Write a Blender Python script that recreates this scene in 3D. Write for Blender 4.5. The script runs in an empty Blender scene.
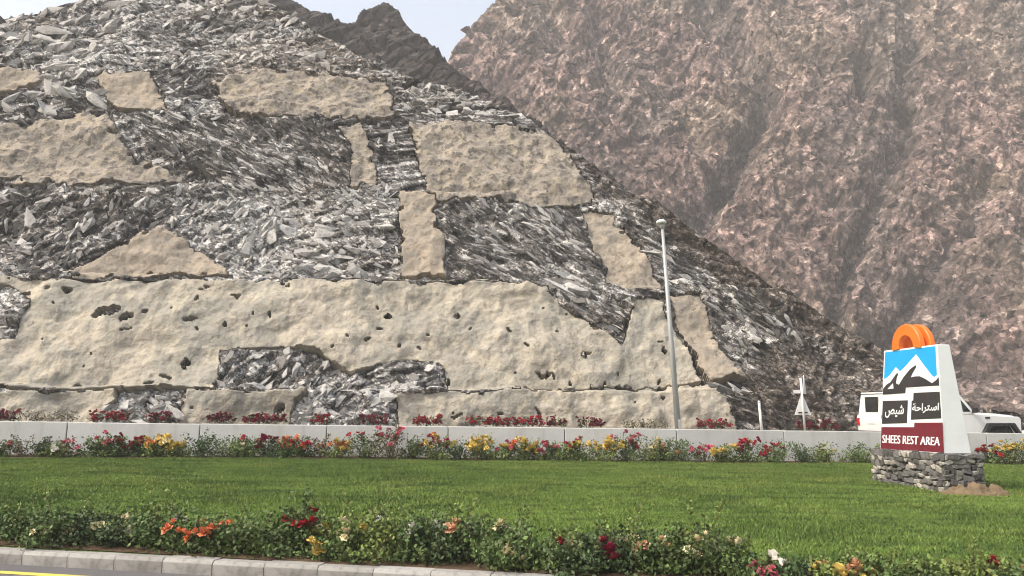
import bpy, bmesh, math, random
import numpy as np
from mathutils import Vector, Matrix
from mathutils.geometry import tessellate_polygon

rnd = random.Random(7)
sc = bpy.context.scene
COL = sc.collection
R = math.radians

# ------------------------------------------------------------------ camera
CAM_Z = 1.65
FPX, CX, CY, HORIZON = 800.0, 512.0, 288.0, 412.0
PITCH = math.atan((HORIZON - CY) / FPX)
cam = bpy.data.cameras.new('camera')
cam.sensor_width = 36.0
cam.lens = 36.0 * FPX / 1024.0
cam.clip_start = 0.1
cam.clip_end = 4000
camo = bpy.data.objects.new('camera', cam)
COL.objects.link(camo)
camo.location = (0, 0, CAM_Z)
camo.rotation_euler = (R(90) + PITCH, 0, 0)
sc.camera = camo

# ------------------------------------------------------------------ sky, sun, exposure
SUN_EL, SUN_AZ = R(50), R(246)           # azimuth from +Y, clockwise: left of and behind the viewer
w = bpy.data.worlds.new('World')
sc.world = w
w.use_nodes = True
nt = w.node_tree
sky = nt.nodes.new('ShaderNodeTexSky')
sky.sky_type = 'NISHITA'
sky.sun_disc = False
sky.sun_elevation = SUN_EL
sky.sun_rotation = SUN_AZ
sky.air_density = 1.4
sky.dust_density = 6.0
sky.ozone_density = 0.3
bg = nt.nodes['Background']
bg.inputs['Strength'].default_value = 0.15
nt.links.new(sky.outputs[0], bg.inputs['Color'])

sl = bpy.data.lights.new('sun', 'SUN')
sl.energy = 2.2
sl.angle = R(5.0)
sl.color = (1.0, 0.94, 0.85)
so = bpy.data.objects.new('sun', sl)
COL.objects.link(so)
sd = Vector((math.sin(SUN_AZ) * math.cos(SUN_EL), math.cos(SUN_AZ) * math.cos(SUN_EL), math.sin(SUN_EL)))
so.rotation_euler = sd.to_track_quat('Z', 'Y').to_euler()
so.location = sd * 60

sc.view_settings.view_transform = 'Standard'
sc.view_settings.look = 'None'
sc.view_settings.exposure = 0.95
sc.view_settings.gamma = 1.0
sc.render.engine = 'CYCLES'
sc.cycles.use_denoising = True
sc.cycles.denoising_prefilter = 'ACCURATE'
sc.cycles.filter_width = 1.1
sc.cycles.max_bounces = 5
sc.cycles.diffuse_bounces = 3
sc.cycles.volume_bounces = 1
sc.cycles.transparent_max_bounces = 8

# ------------------------------------------------------------------ helpers
cp, sp_ = math.cos(PITCH), math.sin(PITCH)

def ray(px, py):
    u, v = (px - CX) / FPX, (CY - py) / FPX
    return Vector((u, cp - v * sp_, sp_ + v * cp))

def at(px, py, Y):
    """Point on the ray through a pixel at world depth Y."""
    d = ray(px, py)
    return Vector((0, 0, CAM_Z)) + d * (Y / d.y)

def project(X, Y, Z):
    zc = Z - CAM_Z
    dep = Y * cp + zc * sp_
    up = -Y * sp_ + zc * cp
    return CX + FPX * X / dep, CY - FPX * up / dep

def tag(o, label=None, cat=None, group=None, kind=None):
    if label: o['label'] = label
    if cat: o['category'] = cat
    if group: o['group'] = group
    if kind: o['kind'] = kind
    return o

def link(name, me, mat=None, parent=None):
    o = bpy.data.objects.new(name, me)
    COL.objects.link(o)
    if parent is not None: o.parent = parent
    if mat is not None and me is not None and not me.materials: me.materials.append(mat)
    return o

def empty(name, loc=(0, 0, 0), rz=0.0):
    o = bpy.data.objects.new(name, None)
    o.empty_display_size = 0.2
    COL.objects.link(o)
    o.location = loc
    o.rotation_euler = (0, 0, rz)
    return o

def np_mesh(name, V, F, mat=None, smooth=False, face_col=None, mats=None, mat_idx=None):
    V = np.asarray(V, dtype=np.float32)
    F = np.asarray(F, dtype=np.int32)
    n, k = F.shape
    me = bpy.data.meshes.new(name)
    me.vertices.add(len(V))
    me.vertices.foreach_set('co', V.ravel())
    me.loops.add(n * k)
    me.loops.foreach_set('vertex_index', F.ravel())
    me.polygons.add(n)
    me.polygons.foreach_set('loop_start', np.arange(0, n * k, k, dtype=np.int32))
    me.polygons.foreach_set('use_smooth', np.full(n, smooth, dtype=bool))
    if mat_idx is not None:
        me.polygons.foreach_set('material_index', np.asarray(mat_idx, dtype=np.int32))
    if face_col is not None:
        a = me.attributes.new('tone', 'FLOAT_COLOR', 'FACE')
        c = np.ones((n, 4), dtype=np.float32)
        c[:, :3] = face_col
        a.data.foreach_set('color', c.ravel())
    me.update(calc_edges=True)
    me.validate()
    for m in (mats or ([mat] if mat else [])): me.materials.append(m)
    return me

def bm_mesh(name, bm, mat=None, smooth=False):
    me = bpy.data.meshes.new(name)
    bmesh.ops.recalc_face_normals(bm, faces=bm.faces[:])
    bm.to_mesh(me); bm.free()
    if smooth:
        me.polygons.foreach_set('use_smooth', np.ones(len(me.polygons), dtype=bool))
    if mat: me.materials.append(mat)
    return me

def add_box(bm, c, s, bev=0.0, rot=None, taper=None):
    r = bmesh.ops.create_cube(bm, size=1.0)
    vs = r['verts']
    for v in vs:
        v.co = Vector((v.co.x * s[0], v.co.y * s[1], v.co.z * s[2]))
        if taper and v.co.z > 0: v.co.x *= taper[0]; v.co.y *= taper[1]
    if rot is not None: bmesh.ops.rotate(bm, verts=vs, cent=(0, 0, 0), matrix=rot)
    bmesh.ops.translate(bm, verts=vs, vec=c)
    if bev > 0:
        es = list({e for v in vs for e in v.link_edges})
        bmesh.ops.bevel(bm, geom=es, offset=bev, segments=2, affect='EDGES', profile=0.5)
    return bm

def box_mesh(name, c, s, mat, bev=0.0, rot=None, taper=None):
    bm = bmesh.new(); add_box(bm, c, s, bev, rot, taper)
    return bm_mesh(name, bm, mat)

def add_prism(bm, poly, y0, y1, bev=0.0):
    """poly in (x, z), extruded along y."""
    a = [bm.verts.new((x, y0, z)) for x, z in poly]
    b = [bm.verts.new((x, y1, z)) for x, z in poly]
    n = len(poly)
    fs = [bm.faces.new(a), bm.faces.new(b[::-1])]
    for i in range(n):
        fs.append(bm.faces.new((a[i], b[i], b[(i + 1) % n], a[(i + 1) % n])))
    if bev > 0:
        es = list({e for f in fs for e in f.edges})
        bmesh.ops.bevel(bm, geom=es, offset=bev, segments=2, affect='EDGES', profile=0.5)
    return bm

def add_tube(bm, p0, p1, r0, r1=None, n=10, caps=True):
    p0, p1 = Vector(p0), Vector(p1)
    r1 = r0 if r1 is None else r1
    d = (p1 - p0).normalized()
    t = d.orthogonal().normalized(); b = d.cross(t)
    ra = [bm.verts.new(p0 + (t * math.cos(2 * math.pi * i / n) + b * math.sin(2 * math.pi * i / n)) * r0) for i in range(n)]
    rb = [bm.verts.new(p1 + (t * math.cos(2 * math.pi * i / n) + b * math.sin(2 * math.pi * i / n)) * r1) for i in range(n)]
    for i in range(n):
        bm.faces.new((ra[i], ra[(i + 1) % n], rb[(i + 1) % n], rb[i]))
    if caps:
        bm.faces.new(ra[::-1]); bm.faces.new(rb)
    return bm

def add_lathe(bm, prof, axis='Y', n=28, cen=(0, 0, 0)):
    """prof: list of (radius, height along axis), closed loop."""
    rings = []
    for r, h in prof:
        ring = []
        for i in range(n):
            a = 2 * math.pi * i / n
            c, s = r * math.cos(a), r * math.sin(a)
            co = {'X': (h, c, s), 'Y': (c, h, s), 'Z': (c, s, h)}[axis]
            ring.append(bm.verts.new(Vector(co) + Vector(cen)))
        rings.append(ring)
    m = len(rings)
    for k in range(m):
        A, B = rings[k], rings[(k + 1) % m]
        for i in range(n):
            bm.faces.new((A[i], A[(i + 1) % n], B[(i + 1) % n], B[i]))
    return bm

# ---- numpy noise
def h2(i, j, s):
    i = (i.astype(np.int64) & 0xffffffff); j = (j.astype(np.int64) & 0xffffffff)
    h = (i * 374761393 + j * 668265263 + s * 2147483647 + 1013904223) & 0xffffffff
    h = ((h ^ (h >> 13)) * 1274126177) & 0xffffffff
    h = ((h ^ (h >> 16)) * 2246822519) & 0xffffffff
    h = h ^ (h >> 15)
    return (h & 0xffffff) / float(0x1000000)

def vn(x, y, s=0):
    xi, yi = np.floor(x), np.floor(y)
    fx, fy = x - xi, y - yi
    fx = fx * fx * fx * (fx * (fx * 6 - 15) + 10); fy = fy * fy * fy * (fy * (fy * 6 - 15) + 10)
    a, b = h2(xi, yi, s), h2(xi + 1, yi, s)
    c, d = h2(xi, yi + 1, s), h2(xi + 1, yi + 1, s)
    return (a + (b - a) * fx) * (1 - fy) + (c + (d - c) * fx) * fy      # 0..1

def fbm(x, y, s=0, o=4, g=0.5):
    t = 0; a = 1.0; n = 0
    for k in range(o):
        t = t + a * (vn(x * 2 ** k + 17.3 * k, y * 2 ** k - 9.1 * k, s + k) - 0.5); n += a; a *= g
    return t / n * 2                                                  # about -1..1

def ridged(x, y, s=0, o=4, g=0.5):
    t = 0; a = 1.0; n = 0
    for k in range(o):
        t = t + a * (1 - np.abs(2 * vn(x * 2 ** k + 11.7 * k, y * 2 ** k + 5.3 * k, s + k) - 1)); n += a; a *= g
    return t / n                                                      # 0..1

def cells(x, y, s=0):
    """Worley cells: random id (0..1 x3), offset from the centre, F2-F1."""
    xi, yi = np.floor(x), np.floor(y)
    f1 = np.full(x.shape, 9.0); f2 = np.full(x.shape, 9.0)
    ci = np.zeros_like(x); cj = np.zeros_like(x); dx = np.zeros_like(x); dy = np.zeros_like(x)
    for a in (-1, 0, 1):
        for b in (-1, 0, 1):
            I, J = xi + a, yi + b
            px = I + 0.1 + 0.8 * h2(I, J, s); py = J + 0.1 + 0.8 * h2(I, J, s + 51)
            ex, ey = x - px, y - py
            d = np.sqrt(ex * ex + ey * ey)
            nr = d < f1
            f2 = np.where(nr, f1, np.minimum(f2, d))
            f1 = np.where(nr, d, f1)
            ci = np.where(nr, I, ci); cj = np.where(nr, J, cj)
            dx = np.where(nr, ex, dx); dy = np.where(nr, ey, dy)
    return h2(ci, cj, s + 7), h2(ci, cj, s + 8), h2(ci, cj, s + 9), dx, dy, f2 - f1

def sstep(a, b, x):
    t = np.clip((x - a) / (b - a), 0, 1)
    return t * t * (3 - 2 * t)

def in_poly(poly, x, y):
    ins = np.zeros(x.shape, dtype=bool)
    n = len(poly)
    for i in range(n):
        x0, y0 = poly[i]; x1, y1 = poly[(i + 1) % n]
        if y0 == y1: continue
        c = ((y0 > y) != (y1 > y)) & (x < (x1 - x0) * (y - y0) / (y1 - y0) + x0)
        ins ^= c
    return ins

# ------------------------------------------------------------------ materials
def material(name, base, rough=0.8, noise=None, spec=0.3, bump=None, metallic=0.0, attr=None, coat=0.0, objrand=0.0, leaf=False, vor=None):
    """noise: list of (scale, detail, colour, low, high, amount) layers mixed over the base."""
    m = bpy.data.materials.new(name); m.use_nodes = True
    t = m.node_tree; N = t.nodes; L = t.links
    b = N['Principled BSDF']
    b.inputs['Roughness'].default_value = rough
    b.inputs['Metallic'].default_value = metallic
    b.inputs['Specular IOR Level'].default_value = spec
    if coat: b.inputs['Coat Weight'].default_value = coat; b.inputs['Coat Roughness'].default_value = 0.08
    tc = N.new('ShaderNodeTexCoord')
    if attr:
        a = N.new('ShaderNodeAttribute'); a.attribute_name = attr
        cur = a.outputs['Color']
    else:
        c = N.new('ShaderNodeRGB'); c.outputs[0].default_value = (*base, 1); cur = c.outputs[0]
    for (scale, det, colr, lo, hi, amt) in (noise or []):
        n = N.new('ShaderNodeTexNoise')
        mp = N.new('ShaderNodeMapping')
        if isinstance(scale, tuple):
            mp.inputs['Scale'].default_value = scale; n.inputs['Scale'].default_value = 1.0
        else:
            n.inputs['Scale'].default_value = scale
        n.inputs['Detail'].default_value = det; n.inputs['Roughness'].default_value = 0.62
        L.new(tc.outputs['Object'], mp.inputs['Vector']); L.new(mp.outputs[0], n.inputs['Vector'])
        mr = N.new('ShaderNodeMapRange'); mr.inputs[1].default_value = lo; mr.inputs[2].default_value = hi
        mr.inputs[4].default_value = amt
        L.new(n.outputs['Fac'], mr.inputs[0])
        mx = N.new('ShaderNodeMix'); mx.data_type = 'RGBA'
        if isinstance(colr, float):      # multiply by a factor
            mx.blend_type = 'MULTIPLY'; mx.inputs[7].default_value = (colr, colr, colr, 1)
        else:
            mx.inputs[7].default_value = (*colr, 1)
        L.new(mr.outputs[0], mx.inputs[0]); L.new(cur, mx.inputs[6]); cur = mx.outputs[2]
    for (scl, rot, lo, hi, ckw, ckd) in (vor or []):      # small broken pieces: each its own shade, dark joints
        mp = N.new('ShaderNodeMapping'); mp.inputs['Scale'].default_value = scl; mp.inputs['Rotation'].default_value = rot
        mp.vector_type = 'TEXTURE'; mp.inputs['Scale'].default_value = tuple(1 / q for q in scl)
        L.new(tc.outputs['Object'], mp.inputs['Vector'])
        v1 = N.new('ShaderNodeTexVoronoi'); v1.inputs['Scale'].default_value = 1.0
        v2 = N.new('ShaderNodeTexVoronoi'); v2.feature = 'DISTANCE_TO_EDGE'; v2.inputs['Scale'].default_value = 1.0
        L.new(mp.outputs[0], v1.inputs['Vector']); L.new(mp.outputs[0], v2.inputs['Vector'])
        sx_ = N.new('ShaderNodeSeparateColor'); L.new(v1.outputs['Color'], sx_.inputs[0])
        pw = N.new('ShaderNodeMath'); pw.operation = 'POWER'; pw.inputs[1].default_value = 1.7; L.new(sx_.outputs[0], pw.inputs[0])
        m1 = N.new('ShaderNodeMapRange'); m1.inputs[3].default_value = lo; m1.inputs[4].default_value = hi; L.new(pw.outputs[0], m1.inputs[0])
        m2 = N.new('ShaderNodeMapRange'); m2.inputs[1].default_value = 0.0; m2.inputs[2].default_value = ckw; m2.inputs[3].default_value = ckd; L.new(v2.outputs['Distance'], m2.inputs[0])
        ml = N.new('ShaderNodeMath'); ml.operation = 'MULTIPLY'; L.new(m1.outputs[0], ml.inputs[0]); L.new(m2.outputs[0], ml.inputs[1])
        vm = N.new('ShaderNodeVectorMath'); vm.operation = 'SCALE'; L.new(cur, vm.inputs[0]); L.new(ml.outputs[0], vm.inputs['Scale'])
        mn = N.new('ShaderNodeVectorMath'); mn.operation = 'MINIMUM'; mn.inputs[1].default_value = (.66, .65, .62); L.new(vm.outputs[0], mn.inputs[0])
        cur = mn.outputs[0]
    if objrand:
        oi = N.new('ShaderNodeObjectInfo'); hs = N.new('ShaderNodeHueSaturation')
        mr = N.new('ShaderNodeMapRange'); mr.inputs[3].default_value = 1 - objrand; mr.inputs[4].default_value = 1 + objrand
        L.new(oi.outputs['Random'], mr.inputs[0]); L.new(mr.outputs[0], hs.inputs['Value'])
        L.new(cur, hs.inputs['Color']); cur = hs.outputs[0]
    if leaf:      # every leaf its own shade
        gi = N.new('ShaderNodeNewGeometry'); hs = N.new('ShaderNodeHueSaturation')
        mr = N.new('ShaderNodeMapRange'); mr.inputs[3].default_value = 0.6; mr.inputs[4].default_value = 1.5
        L.new(gi.outputs['Random Per Island'], mr.inputs[0]); L.new(mr.outputs[0], hs.inputs['Value'])
        mh = N.new('ShaderNodeMapRange'); mh.inputs[3].default_value = 0.475; mh.inputs[4].default_value = 0.51
        L.new(gi.outputs['Random Per Island'], mh.inputs[0]); L.new(mh.outputs[0], hs.inputs['Hue'])
        L.new(cur, hs.inputs['Color']); cur = hs.outputs[0]
    L.new(cur, b.inputs['Base Color'])
    if bump:
        prev = None
        for (scale, det, strength, dist) in bump:
            n = N.new('ShaderNodeTexNoise'); n.inputs['Scale'].default_value = scale; n.inputs['Detail'].default_value = det
            n.inputs['Roughness'].default_value = 0.65
            L.new(tc.outputs['Object'], n.inputs['Vector'])
            bp = N.new('ShaderNodeBump'); bp.inputs['Strength'].default_value = strength; bp.inputs['Distance'].default_value = dist
            L.new(n.outputs['Fac'], bp.inputs['Height'])
            if prev: L.new(prev, bp.inputs['Normal'])
            prev = bp.outputs[0]
        L.new(prev, b.inputs['Normal'])
    return m

M = {}
M['rock'] = material('rock', (0, 0, 0), 0.88, [(9.0, 6, 0.5, 0.5, 0.68, 0.8)], 0.25, [(9.0, 6, 0.8, 0.08)], attr='tone',
                     vor=[((2.6, 2.6, 4.6), (0, 0.45, 0), 0.45, 1.95, 0.09, 0.4), ((6.5, 6.5, 11.0), (0, 0.6, 0), 0.55, 1.75, 0.12, 0.45)])
M['rubble'] = material('rubble', (0, 0, 0), 0.88, [(5.0, 5, 0.45, 0.5, 0.66, 0.7), (16.0, 5, 0.5, 0.5, 0.66, 0.7)], 0.25, [(14.0, 6, 0.6, 0.05)], attr='tone')
M['slab'] = material('slab', (0.42, 0.41, 0.39), 0.85, [(2.5, 5, (0.13, 0.125, 0.12), 0.45, 0.7, 0.75), (11.0, 5, 0.4, 0.52, 0.7, 0.7)], 0.25, [(10, 5, 0.5, 0.05)], objrand=0.35)
M['mountain'] = material('mountain', (0, 0, 0), 0.95, [(0.5, 6, 0.5, 0.48, 0.66, 0.7)], 0.15, [(0.9, 8, 0.9, 0.6)], attr='tone',
                         vor=[((0.55, 0.55, 0.36), (0, -0.5, 0), 0.55, 1.55, 0.08, 0.6), ((1.5, 1.5, 1.0), (0, -0.6, 0), 0.55, 1.6, 0.12, 0.5)])
M['shot_pale'] = material('shot_pale', (0.385, 0.348, 0.285), 0.92,
                          [(0.28, 6, (0.265, 0.258, 0.225), 0.44, 0.54, 0.75), (0.9, 6, (0.45, 0.405, 0.32), 0.5, 0.6, 0.75),
                           ((0.9, 0.9, 0.25), 5, (0.21, 0.2, 0.17), 0.52, 0.62, 0.6), (2.6, 6, (0.25, 0.21, 0.155), 0.54, 0.64, 0.5), (7.0, 6, 0.55, 0.54, 0.68, 0.6)], 0.2, [(1.1, 4, 0.7, 0.3), (6.0, 6, 0.3, 0.05)])
M['shot_tan'] = material('shot_tan', (0.335, 0.287, 0.228), 0.94,
                         [(0.5, 5, (0.25, 0.225, 0.19), 0.45, 0.55, 0.8), (1.6, 6, (0.40, 0.34, 0.26), 0.5, 0.6, 0.7),
                          (3.2, 6, (0.17, 0.145, 0.12), 0.56, 0.62, 0.75)], 0.2, [(2.0, 6, 0.8, 0.2), (9.0, 5, 0.5, 0.05)])
M['shot_blotch'] = material('shot_blotch', (0.355, 0.312, 0.258), 0.94,
                            [(0.6, 5, (0.235, 0.215, 0.185), 0.44, 0.54, 0.8), (1.4, 5, (0.39, 0.335, 0.245), 0.52, 0.62, 0.7), (2.4, 6, (0.13, 0.117, 0.104), 0.535, 0.575, 0.85),
                             (9, 4, 0.5, 0.5, 0.65, 0.7)], 0.2, [(2.4, 6, 0.9, 0.22), (9.0, 5, 0.5, 0.05)])
M['lawn'] = material('lawn', (0.062, 0.105, 0.022), 0.95, [((0.25, 0.9, 1), 5, (0.098, 0.158, 0.026), 0.44, 0.56, 0.8), ((1.0, 3.2, 1), 6, (0.040, 0.070, 0.016), 0.5, 0.62, 0.75),
                                                           (18.0, 4, 0.55, 0.5, 0.7, 0.6)], 0.1, [(30, 4, 0.6, 0.03)])
M['grass'] = material('grass', (0.098, 0.155, 0.034), 0.75, [((0.25, 0.9, 1), 5, (0.142, 0.200, 0.048), 0.44, 0.56, 0.8), ((1.0, 3.2, 1), 6, (0.058, 0.094, 0.024), 0.5, 0.6, 0.8), (0.9, 5, (0.16, 0.19, 0.05), 0.55, 0.66, 0.6)], 0.2, leaf=True)
M['ground'] = material('ground', (0.25, 0.21, 0.16), 0.95, [(0.2, 6, (0.17, 0.145, 0.115), 0.4, 0.65, 0.8), (3, 5, 0.6, 0.5, 0.7, 0.6)], 0.1, [(6, 6, 0.6, 0.05)])
M['soil'] = material('soil', (0.10, 0.07, 0.045), 0.95, [(6, 5, 0.5, 0.45, 0.7, 0.7)], 0.1, [(14, 6, 0.8, 0.04)])
M['mound'] = material('mound', (0.20, 0.15, 0.095), 0.95, [(8, 5, (0.10, 0.07, 0.045), 0.45, 0.68, 0.8)], 0.1, [(16, 6, 0.9, 0.04)])
M['asphalt'] = material('asphalt', (0.105, 0.102, 0.105), 0.85, [(0.8, 5, (0.13, 0.128, 0.13), 0.45, 0.65, 0.7), (60, 3, 0.6, 0.5, 0.7, 0.6)], 0.3, [(120, 3, 0.4, 0.006)])
M['yellow_paint'] = material('yellow_paint', (0.62, 0.50, 0.10), 0.7, [(8, 5, 0.7, 0.5, 0.7, 0.6)])
M['white_paint'] = material('white_paint', (0.72, 0.72, 0.70), 0.7, [(8, 5, 0.7, 0.5, 0.7, 0.6)])
M['kerb'] = material('kerb', (0.30, 0.295, 0.28), 0.9, [(1.5, 5, (0.19, 0.185, 0.175), 0.45, 0.6, 0.8), (14, 5, 0.55, 0.5, 0.7, 0.7)], 0.2, [(40, 5, 0.5, 0.01)], objrand=0.14)
M['concrete'] = material('concrete', (0.54, 0.545, 0.53), 0.88, [(0.9, 5, (0.47, 0.47, 0.455), 0.45, 0.65, 0.8), ((3.5, 3.5, 0.35), 5, (0.36, 0.355, 0.335), 0.55, 0.75, 0.5),
                                                                 (25, 5, 0.8, 0.5, 0.7, 0.5)], 0.25, [(35, 5, 0.25, 0.008)], objrand=0.05)
M['leaf'] = material('leaf', (0.072, 0.118, 0.034), 0.6, [(3.0, 4, (0.125, 0.17, 0.05), 0.48, 0.66, 0.7)], 0.35, leaf=True, objrand=0.2)
M['leaf_yellow'] = material('leaf_yellow', (0.12, 0.165, 0.04), 0.6, [(3.0, 4, (0.17, 0.20, 0.055), 0.48, 0.66, 0.7)], 0.35, leaf=True, objrand=0.15)
M['leaf_dark'] = material('leaf_dark', (0.05, 0.082, 0.03), 0.6, [(3.0, 4, (0.06, 0.09, 0.035), 0.48, 0.66, 0.7)], 0.35, leaf=True, objrand=0.2)
M['leaf_dry'] = material('leaf_dry', (0.13, 0.12, 0.065), 0.75, [(3.0, 4, (0.17, 0.13, 0.09), 0.48, 0.66, 0.7)], 0.3, leaf=True, objrand=0.2)
M['stem'] = material('stem', (0.09, 0.075, 0.04), 0.85, [(20, 4, 0.6, 0.45, 0.7, 0.6)])
for nm, c in dict(red=(0.36, 0.016, 0.035), crimson=(0.22, 0.012, 0.04), pink=(0.55, 0.12, 0.17), yellow=(0.66, 0.48, 0.13), cream=(0.68, 0.60, 0.38),
                  orange=(0.62, 0.20, 0.09), white=(0.68, 0.66, 0.60), peach=(0.62, 0.36, 0.22)).items():
    M['fl_' + nm] = material('flower_' + nm, c, 0.7, [(25, 3, 0.7, 0.45, 0.7, 0.6)], 0.25, objrand=0.2)
M['galv'] = material('galvanised', (0.42, 0.43, 0.43), 0.5, [((6, 6, 0.8), 5, (0.33, 0.34, 0.34), 0.45, 0.68, 0.7), (22, 4, 0.8, 0.5, 0.7, 0.5)], 0.5, metallic=0.25)
M['lamp_white'] = material('lamp_white', (0.7, 0.7, 0.68), 0.5, [(10, 3, 0.85, 0.5, 0.7, 0.5)])
M['sign_back'] = material('sign_back', (0.55, 0.55, 0.54), 0.5, [(4, 4, 0.8, 0.5, 0.7, 0.6)], 0.4)
M['sign_white'] = material('sign_white', (0.74, 0.76, 0.77), 0.4, [(2.5, 4, 0.92, 0.48, 0.7, 0.7)], 0.5)
M['sign_blue'] = material('sign_blue', (0.012, 0.32, 0.70), 0.45, [(3, 4, 0.9, 0.48, 0.7, 0.7)], 0.4)
M['sign_black'] = material('sign_black', (0.028, 0.025, 0.027), 0.45, [(4, 4, (0.05, 0.045, 0.045), 0.5, 0.7, 0.6)], 0.4)
M['sign_maroon'] = material('sign_maroon', (0.135, 0.012, 0.022), 0.45, [(4, 4, 0.85, 0.5, 0.7, 0.6)], 0.4)
M['orange'] = material('orange', (0.80, 0.17, 0.02), 0.42, [(3, 4, 0.88, 0.48, 0.7, 0.7)], 0.4)
M['mortar'] = material('mortar', (0.035, 0.033, 0.031), 0.95, [(10, 4, 0.6, 0.45, 0.7, 0.6)])
M['stone'] = material('stone', (0.115, 0.112, 0.11), 0.9, [(5, 5, (0.22, 0.21, 0.195), 0.48, 0.66, 0.75), (18, 5, 0.5, 0.5, 0.7, 0.7)], 0.25, [(22, 5, 0.6, 0.02)], objrand=0.4)
M['stone_pale'] = material('stone_pale', (0.36, 0.34, 0.30), 0.9, [(6, 5, (0.2, 0.19, 0.175), 0.48, 0.66, 0.75)], 0.25, [(22, 5, 0.6, 0.02)], objrand=0.25)
M['car_white'] = material('car_white', (0.76, 0.765, 0.75), 0.3, [(1.5, 4, 0.94, 0.48, 0.7, 0.7)], 0.5, coat=0.6)
M['car_black'] = material('car_black', (0.022, 0.022, 0.023), 0.55, [(8, 4, (0.04, 0.038, 0.035), 0.5, 0.7, 0.6)], 0.4)
M['glass'] = material('car_glass', (0.012, 0.014, 0.016), 0.06, [(1, 3, (0.02, 0.024, 0.026), 0.45, 0.65, 0.6)], 0.6)
M['tyre'] = material('tyre', (0.02, 0.02, 0.02), 0.85, [(9, 4, (0.05, 0.045, 0.04), 0.5, 0.7, 0.6)])
M['rim'] = material('rim', (0.4, 0.4, 0.41), 0.35, [(9, 4, 0.7, 0.5, 0.7, 0.6)], metallic=0.7)
M['tail_red'] = material('tail_red', (0.40, 0.015, 0.015), 0.25, [(9, 3, 0.8, 0.5, 0.7, 0.5)])
M['lens'] = material('lens', (0.6, 0.62, 0.63), 0.15, [(9, 3, 0.8, 0.5, 0.7, 0.5)])

# ------------------------------------------------------------------ levels of the place
WS = 0.147                                     # how far the wall, road and cut turn away to the right
def wall_y(X): return 20.79 + WS * X
def wall_foot(X): return 0.475 - 0.0165 * X
def kerb_y(X): return 7.89 - 0.25 * (X + 0.2)
def lawn_z(X, Y):
    a, b = kerb_y(X) + 0.1, wall_y(X)
    f = np.clip((Y - a) / (b - a), 0, 1)
    return 0.125 + (wall_foot(X) - 0.125) * (1 - (1 - f) ** 2) + 0.035 * fbm(X * 0.22, Y * 0.3, 91, 2)
def lz(X, Y): return float(lawn_z(np.array([X], float), np.array([Y], float))[0])
def road_z(X): return 0.56 - 0.0142 * X

def sheet(name, xs, rows, mat, kind='structure', smooth=True):
    """rows: functions X -> (Y, z); xs: numpy array."""
    V = []
    for f in rows:
        y, z = f(xs)
        V.append(np.stack([xs, y + 0 * xs, z + 0 * xs], 1))
    n, m = len(rows), len(xs)
    V = np.concatenate(V)
    i = np.arange(n - 1)[:, None] * m + np.arange(m - 1)[None, :]
    F = np.stack([i, i + 1, i + m + 1, i + m], -1).reshape(-1, 4)
    return tag(link(name, np_mesh(name, V, F, mat, smooth)), kind=kind)

xs = np.linspace(-26, 34, 121)
sheet('ground', np.array([-640., 640.]), [lambda x: (-300 + 0 * x, -0.35 + 0 * x), lambda x: (640 + 0 * x, -0.35 + 0 * x)], M['ground'])
# near road with its yellow edge line
sheet('road', np.linspace(-40, 40, 81), [lambda x: (kerb_y(x) - 11 + 0 * x, 0 * x), lambda x: (kerb_y(x) + 0.05, 0 * x)], M['asphalt'])
yl = sheet('road_edge_line', np.linspace(-40, 40, 81), [lambda x: (kerb_y(x) - 0.55, 0 * x + 0.004), lambda x: (kerb_y(x) - 0.43, 0 * x + 0.004)], M['yellow_paint'])
# lawn
rows = [(lambda f: (lambda x: ((kerb_y(x) + 0.08) * (1 - f) + (wall_y(x) + 0.1) * f, lawn_z(x, (kerb_y(x) + 0.08) * (1 - f) + (wall_y(x) + 0.1) * f))))(k / 60) for k in range(61)]
sheet('lawn', np.linspace(-26, 34, 161), rows, M['lawn'])
# road behind the wall, verge in front of the cut
sheet('far_road', xs, [lambda x: (wall_y(x) + 0.15, road_z(x)), lambda x: (wall_y(x) + 9.6, road_z(x))], M['asphalt'])
for off in (0.9, 9.0):
    sheet('lane_line', xs, [lambda x: (wall_y(x) + off, road_z(x) + 0.004), lambda x: (wall_y(x) + off + 0.15, road_z(x) + 0.004)],
          M['yellow_paint'] if off < 5 else M['white_paint'])
def verge_z(X): return 0.98 - 0.0142 * X
sheet('verge', xs, [lambda x: (wall_y(x) + 9.6, road_z(x)), lambda x: (wall_y(x) + 9.65, road_z(x) + 0.15), lambda x: (wall_y(x) + 11, verge_z(x)),
                    lambda x: (wall_y(x) + 12.5, verge_z(x)), lambda x: (wall_y(x) + 15, verge_z(x) + 0.1)], M['soil'], smooth=False)

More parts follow.
